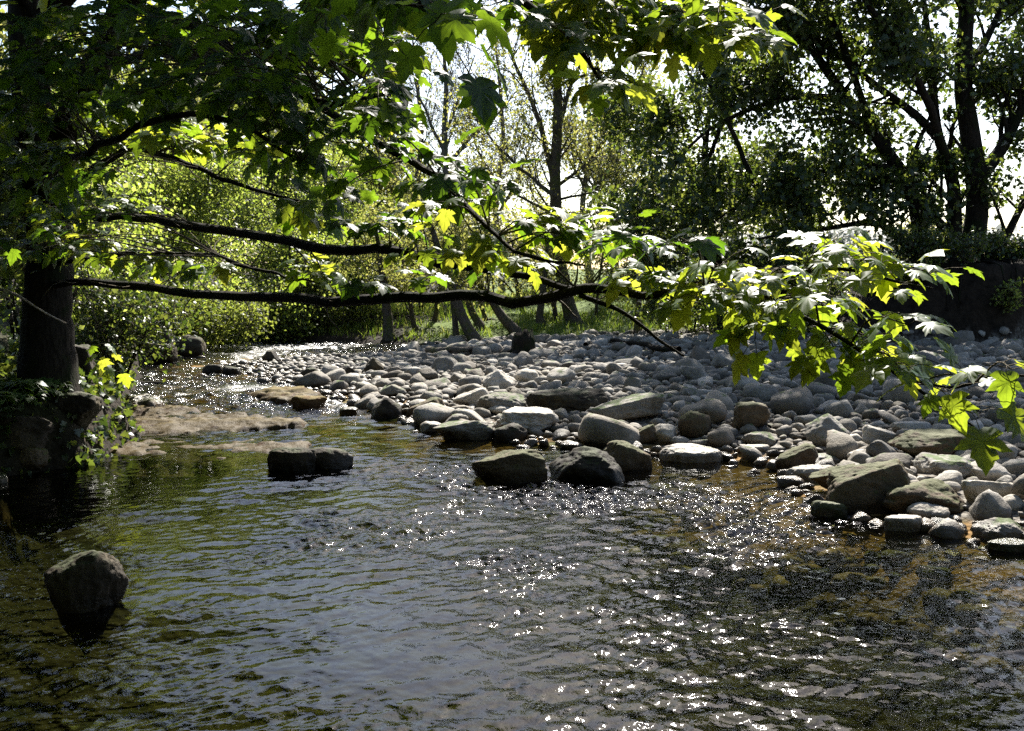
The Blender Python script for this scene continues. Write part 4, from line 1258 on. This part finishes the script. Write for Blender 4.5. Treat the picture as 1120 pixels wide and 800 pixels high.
def spray(px, py, d, rx, ry, n, br, size=(.064, .105), dd=.3, rlo=0, rhi=1, face=0.0, per=6):
    """a group of leafy shoots: each shoot leaves the bough and ends in opposite pairs of stalked leaves"""
    lp = BR[br]
    for _ in range(max(1, round(n / per))):
        th = sr.uniform(0, 6.28); q = math.sqrt(sr.random())
        e = P(px + rx * q * math.cos(th), py - 45 / max(d, 2.5) + ry * q * math.sin(th), d + sr.normal(0, dd))
        k = np.argmin(np.linalg.norm(lp - e + np.array([.12, 0, 0]), axis=1))
        s = lp[k]
        L = np.linalg.norm(e - s)
        mid = (s + e) / 2 + np.array([0, 0, .10 * L]) + sr.normal(size=3) * .04 * L
        q3 = spline([s, mid, e], 7)
        r0 = min(.0028 + .0035 * L, .010)
        twm.tube(q3, np.linspace(r0, .0016, 7), 5)
        tdir = nrm(q3[-1] - q3[-2])
        m = per
        j = np.arange(m)
        along = 1 - .5 * (j // 2) / max(1, m / 2) * min(1, .45 / max(L, .1))
        bp = np.array([q3[min(int(a * 6), 6)] * (1 - (a * 6) % 1) + q3[min(int(a * 6) + 1, 6)] * ((a * 6) % 1) for a in along])
        az = sr.uniform(0, 6.28) + j * math.pi + (j // 2) * 1.57
        od = np.stack([np.cos(az), np.sin(az) * .8, np.full(m, .1)], -1) + tdir * .5 + sr.normal(size=(m, 3)) * .25
        od = nrm(od)
        pl = sr.uniform(.04, .11, m)
        lb = bp + od * pl[:, None]
        for a, b in zip(bp, lb):
            twm.tube(np.array([a, (a + b) / 2 + [0, 0, .008], b]), .0013, 3)
        ax = od * .85 + np.array([0, 0, -.42]) + sr.normal(size=(m, 3)) * .22
        nm = np.array([0, -.1 - face, 1.0]) + od * .3 + sr.normal(size=(m, 3)) * .26
        sz = sr.uniform(*size, size=m)
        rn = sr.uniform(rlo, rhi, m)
        for t in range(len(SYC)):
            w = np.where((np.arange(m) + _) % len(SYC) == t)[0]
            if len(w): put_leaves(lfm, SYC[t], lb[w], ax[w], nm[w], sz[w], rn[w])


# nearest dark leaves: crown's shade also put into their darker colour range
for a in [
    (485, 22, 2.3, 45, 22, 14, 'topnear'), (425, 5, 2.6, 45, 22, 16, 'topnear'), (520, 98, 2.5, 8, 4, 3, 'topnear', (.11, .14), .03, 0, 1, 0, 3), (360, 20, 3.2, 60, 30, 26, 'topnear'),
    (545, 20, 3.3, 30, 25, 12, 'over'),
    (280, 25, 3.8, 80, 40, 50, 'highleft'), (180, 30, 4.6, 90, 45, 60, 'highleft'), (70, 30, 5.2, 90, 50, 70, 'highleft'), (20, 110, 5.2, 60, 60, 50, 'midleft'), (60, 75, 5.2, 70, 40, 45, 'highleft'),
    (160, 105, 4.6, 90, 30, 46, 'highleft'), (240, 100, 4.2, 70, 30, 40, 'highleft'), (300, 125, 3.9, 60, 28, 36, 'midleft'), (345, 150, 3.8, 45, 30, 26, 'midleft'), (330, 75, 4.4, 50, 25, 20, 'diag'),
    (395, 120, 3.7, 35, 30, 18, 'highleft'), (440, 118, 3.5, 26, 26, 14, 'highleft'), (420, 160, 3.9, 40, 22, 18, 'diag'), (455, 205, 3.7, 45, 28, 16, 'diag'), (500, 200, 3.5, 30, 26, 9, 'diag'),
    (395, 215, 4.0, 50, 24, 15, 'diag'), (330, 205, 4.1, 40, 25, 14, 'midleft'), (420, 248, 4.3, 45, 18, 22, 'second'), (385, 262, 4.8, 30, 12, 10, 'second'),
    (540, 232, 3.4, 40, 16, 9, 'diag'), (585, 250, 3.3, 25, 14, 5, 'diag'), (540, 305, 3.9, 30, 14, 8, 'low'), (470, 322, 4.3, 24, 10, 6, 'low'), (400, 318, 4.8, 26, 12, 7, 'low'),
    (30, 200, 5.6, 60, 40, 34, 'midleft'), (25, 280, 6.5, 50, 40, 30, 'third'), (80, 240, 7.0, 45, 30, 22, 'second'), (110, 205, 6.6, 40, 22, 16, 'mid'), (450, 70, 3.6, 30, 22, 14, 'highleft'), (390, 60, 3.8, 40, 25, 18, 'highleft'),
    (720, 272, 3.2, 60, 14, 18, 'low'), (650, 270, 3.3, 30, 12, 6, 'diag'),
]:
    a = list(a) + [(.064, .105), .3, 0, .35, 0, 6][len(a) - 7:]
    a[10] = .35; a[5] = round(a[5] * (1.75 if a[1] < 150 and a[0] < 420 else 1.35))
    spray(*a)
# lit middle-distance leaves of the same crown, colour range lightened to match
for a in [
    (130, 130, 8.5, 55, 25, 90, 'thick'), (220, 150, 8.0, 60, 22, 100, 'mid'), (90, 165, 8.5, 50, 18, 55, 'mid'), (280, 170, 7.6, 45, 16, 50, 'mid'), (30, 130, 9, 40, 22, 50, 'thick'), (110, 25, 9, 90, 22, 90, 'thick'),
    (250, 60, 7.0, 60, 22, 60, 'diag'), (350, 55, 6.4, 60, 25, 70, 'diag'), (420, 65, 6.4, 40, 25, 50, 'diag'), (390, 30, 6.6, 50, 18, 50, 'diag'), (300, 110, 6.6, 40, 16, 30, 'diag'), (425, 135, 5.8, 25, 16, 16, 'diag'),
    (45, 190, 9, 45, 18, 40, 'second'), (25, 235, 9.2, 40, 22, 36, 'second'), (80, 260, 9, 50, 14, 36, 'third'), (110, 285, 8.4, 40, 10, 24, 'third'), (200, 295, 7.6, 50, 10, 26, 'third'), (320, 300, 6.8, 40, 12, 24, 'third'),
    (130, 235, 8.6, 40, 10, 20, 'second'), (360, 235, 6.2, 40, 16, 24, 'mid'), (60, 400, 9.6, 30, 10, 8, 'third'), (115, 412, 10.0, 18, 10, 10, 'third'),
]:
    spray(*a, (.10, .17), .5, .2, 1)
# bright sprays in the sun, sunlight also put into a lighter colour range
for a in [
    (490, 240, 3.6, 40, 14, 12, 'diag'), (500, 268, 3.7, 45, 12, 14, 'diag'), (545, 275, 3.6, 35, 12, 12, 'diag'), (455, 285, 4.2, 30, 8, 7, 'second'), (555, 292, 3.7, 40, 9, 14, 'second'), (590, 305, 3.6, 30, 10, 10, 'second'),
    (610, 280, 3.3, 35, 12, 12, 'diag'), (645, 245, 3.4, 16, 12, 8, 'diag'), (600, 275, 3.4, 25, 10, 6, 'diag'), (665, 298, 3.4, 30, 10, 10, 'low'), (700, 305, 3.3, 30, 14, 12, 'low'), (740, 325, 3.2, 35, 16, 16, 'low'), (715, 340, 3.3, 25, 14, 8, 'fork'),
    (780, 335, 3.1, 35, 22, 22, 'low'), (820, 310, 3.1, 40, 14, 22, 'low'), (850, 335, 3.05, 40, 22, 34, 'spray'), (815, 360, 3.05, 35, 20, 22, 'spray'), (845, 378, 3.0, 25, 18, 12, 'spray'), (890, 345, 2.95, 30, 22, 22, 'spray'),
    (905, 288, 3.05, 28, 10, 14, 'upspray'), (930, 308, 3.0, 35, 12, 16, 'upspray'), (985, 318, 3.0, 40, 8, 16, 'upspray'), (960, 330, 2.95, 30, 10, 10, 'upspray'), (870, 315, 3.05, 30, 12, 14, 'upspray'),
    (935, 365, 2.9, 30, 14, 16, 'spray'), (965, 395, 2.85, 30, 14, 16, 'spray'), (990, 380, 2.9, 25, 10, 8, 'spray'), (985, 420, 2.8, 30, 14, 14, 'spray'), (1020, 440, 2.8, 28, 10, 10, 'spray'), (940, 405, 2.85, 24, 14, 10, 'spray'),
    (1060, 425, 2.8, 26, 8, 10, 'edge'), (1105, 415, 2.75, 24, 8, 10, 'edge'), (1068, 468, 2.75, 12, 4, 3, 'spray', (.10, .13), .03, .6, 1, 0, 3), (900, 385, 2.9, 25, 14, 8, 'spray'),
    (640, 30, 3.2, 40, 22, 26, 'overright'), (600, 40, 3.2, 30, 25, 16, 'over'), (700, 25, 3.3, 40, 25, 30, 'overright'), (760, 30, 3.2, 40, 25, 34, 'overright'), (810, 40, 3.1, 22, 25, 18, 'overright'), (740, 55, 3.2, 35, 14, 16, 'overright'),
    (640, 75, 3.1, 25, 16, 10, 'over'), (668, 105, 3.0, 18, 14, 9, 'over'), (620, 10, 3.3, 40, 14, 16, 'overright'), (690, 0, 3.4, 60, 12, 20, 'overright'),
]:
    if len(a) > 7: spray(*a)
    else: a = list(a); a[5] = max(2, round(a[5] * (2.0 if a[6].startswith('over') else .8))); spray(*a, (.058, .098), .2, .35, 1)

for key, nn in (('low', 34), ('second', 30), ('diag', 16), ('mid', 14), ('third', 14), ('thick', 8)):     # bare side twigs
    lp = BR[key]
    for _ in range(nn):
        k = sr.integers(3, int(len(lp) * .72)); tg = nrm(lp[k + 1] - lp[k])
        d = nrm(tg * .8 + sr.normal(size=3) * .75 + [0, 0, .1]); ln = sr.uniform(.15, .6) * min(1, max(.25, (lp[k, 1] - 3.2) / 5))
        q = [lp[k]]
        for t in range(5):
            d = nrm(d + sr.normal(size=3) * .22); q.append(q[-1] + d * ln / 5)
        twm.tube(np.array(q), np.linspace(.006, .0018, 6), 4)
twm.build('shoots', M['twig'], syc)
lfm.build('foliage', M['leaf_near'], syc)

# upper crown of the sycamore, unseen, shaped to shade near leaves and left water
cm_, ct_ = MB(), MB()
r = np.random.default_rng(93)
cl = []
while len(cl) < 560:
    if len(cl) < 380:
        z = r.uniform(4.0, 9.3); ys_ = r.uniform(.5, 5.4); xs_ = r.uniform(-5.5, np.interp(ys_, [.5, 1.8, 2.5, 5.4], [-.2, -.3, -1.0, -1.2]))
        x = xs_ + (z - 2) * SUN[0] / SUN[2]; y = ys_ + (z - 2) * SUN[1] / SUN[2]
    else:                                                   # unseen crown added above the viewer to cut sky light
        x = r.uniform(-6, .1); y = r.uniform(-4, 3.0); z = r.uniform(3.8, 6.5)
        if x - (z - 2) * .25 > -.35 and y - (z - 2) > 1.5: continue
    if z < 2 + .30 * y + .3: continue                       # stay above the frame
    cl.append((x, y, z))
while len(cl) < 740:  # unseen clusters added towards the sun to shade the left bank
    z = r.uniform(6.4, 9.6); ys_ = r.uniform(5.6, 11.2); xs_ = r.uniform(-6.8, -4.3)
    x = xs_ + (z - 2) * SUN[0] / SUN[2]; y = ys_ + (z - 2) * SUN[1] / SUN[2]
    if z < 2 + .30 * y + .25: continue
    cl.append((x, y, z))
cl = np.array(cl)
tops = tp[30:]
for k in range(14):
    a = cl[r.integers(len(cl))]; s = tops[r.integers(len(tops))]
    mb = MB(); mb.tube(spline([s, (s + a) / 2 + [0, 0, .5], a], 14), np.linspace(.09, .02, 14), 7); mb.build('bough', M['bark_dark'], syc)
for c in cl:
    n = 24
    pos = c + r.normal(size=(n, 3)) * .28
    scatter(cm_, MIDL, r, pos, r.uniform(.13, .22, n), .8, .4)
    s = cl[np.argsort(np.linalg.norm(cl - c, axis=1))[1]]
    ct_.tube(spline([s, c + r.normal(size=3) * .1], 4), [.012, .010, .008, .005], 4)
ct_.build('crown_shade_twigs', M['bark_dark'], syc)
cm_.build('crown_shade_foliage', M['leaf_near'], syc)

# ------------------------------------------------------------------ light, sky, camera
w = bpy.data.worlds.new('World'); sc.world = w; w.use_nodes = True
nt = w.node_tree
bg = nt.nodes.get('Background') or nt.nodes.new('ShaderNodeBackground')
sky = nt.nodes.new('ShaderNodeTexSky'); sky.sky_type = 'NISHITA'; sky.sun_disc = False
sky.sun_elevation = EL; sky.sun_rotation = AZ; sky.dust_density = 1.4; sky.air_density = 1.0; sky.ozone_density = 1.0; sky.altitude = 100
nt.links.new(sky.outputs[0], bg.inputs[0]); bg.inputs[1].default_value = .064
L = bpy.data.lights.new('sun', 'SUN'); L.energy = 4.6; L.angle = R(.5); L.color = (1, .95, .86)
lo = bpy.data.objects.new('sun', L); COL.objects.link(lo)
lo.rotation_euler = Vector(SUN).to_track_quat('Z', 'Y').to_euler()
lo.location = (0, 0, 30)

cam = bpy.data.cameras.new('camera'); co = bpy.data.objects.new('camera', cam); COL.objects.link(co)
co.location = CAM; co.rotation_euler = (math.pi / 2 - PIT, 0, 0)
cam.sensor_width = 36; cam.lens = 36 * F / 1120; cam.clip_start = .05; cam.clip_end = 2000
sc.camera = co

vs = sc.view_settings
vs.view_transform = 'Standard'; vs.look = 'None'; vs.exposure = 2.05; vs.gamma = 1.0
cy = sc.cycles
cy.max_bounces = 7; cy.diffuse_bounces = 3; cy.glossy_bounces = 4; cy.transmission_bounces = 4; cy.transparent_max_bounces = 12
cy.caustics_reflective = False; cy.caustics_refractive = False
cy.use_denoising = False
try:
    cy.denoiser = 'OPENIMAGEDENOISE'; cy.denoising_input_passes = 'RGB_ALBEDO_NORMAL'
except Exception:
    pass
cy.sample_clamp_indirect = 6
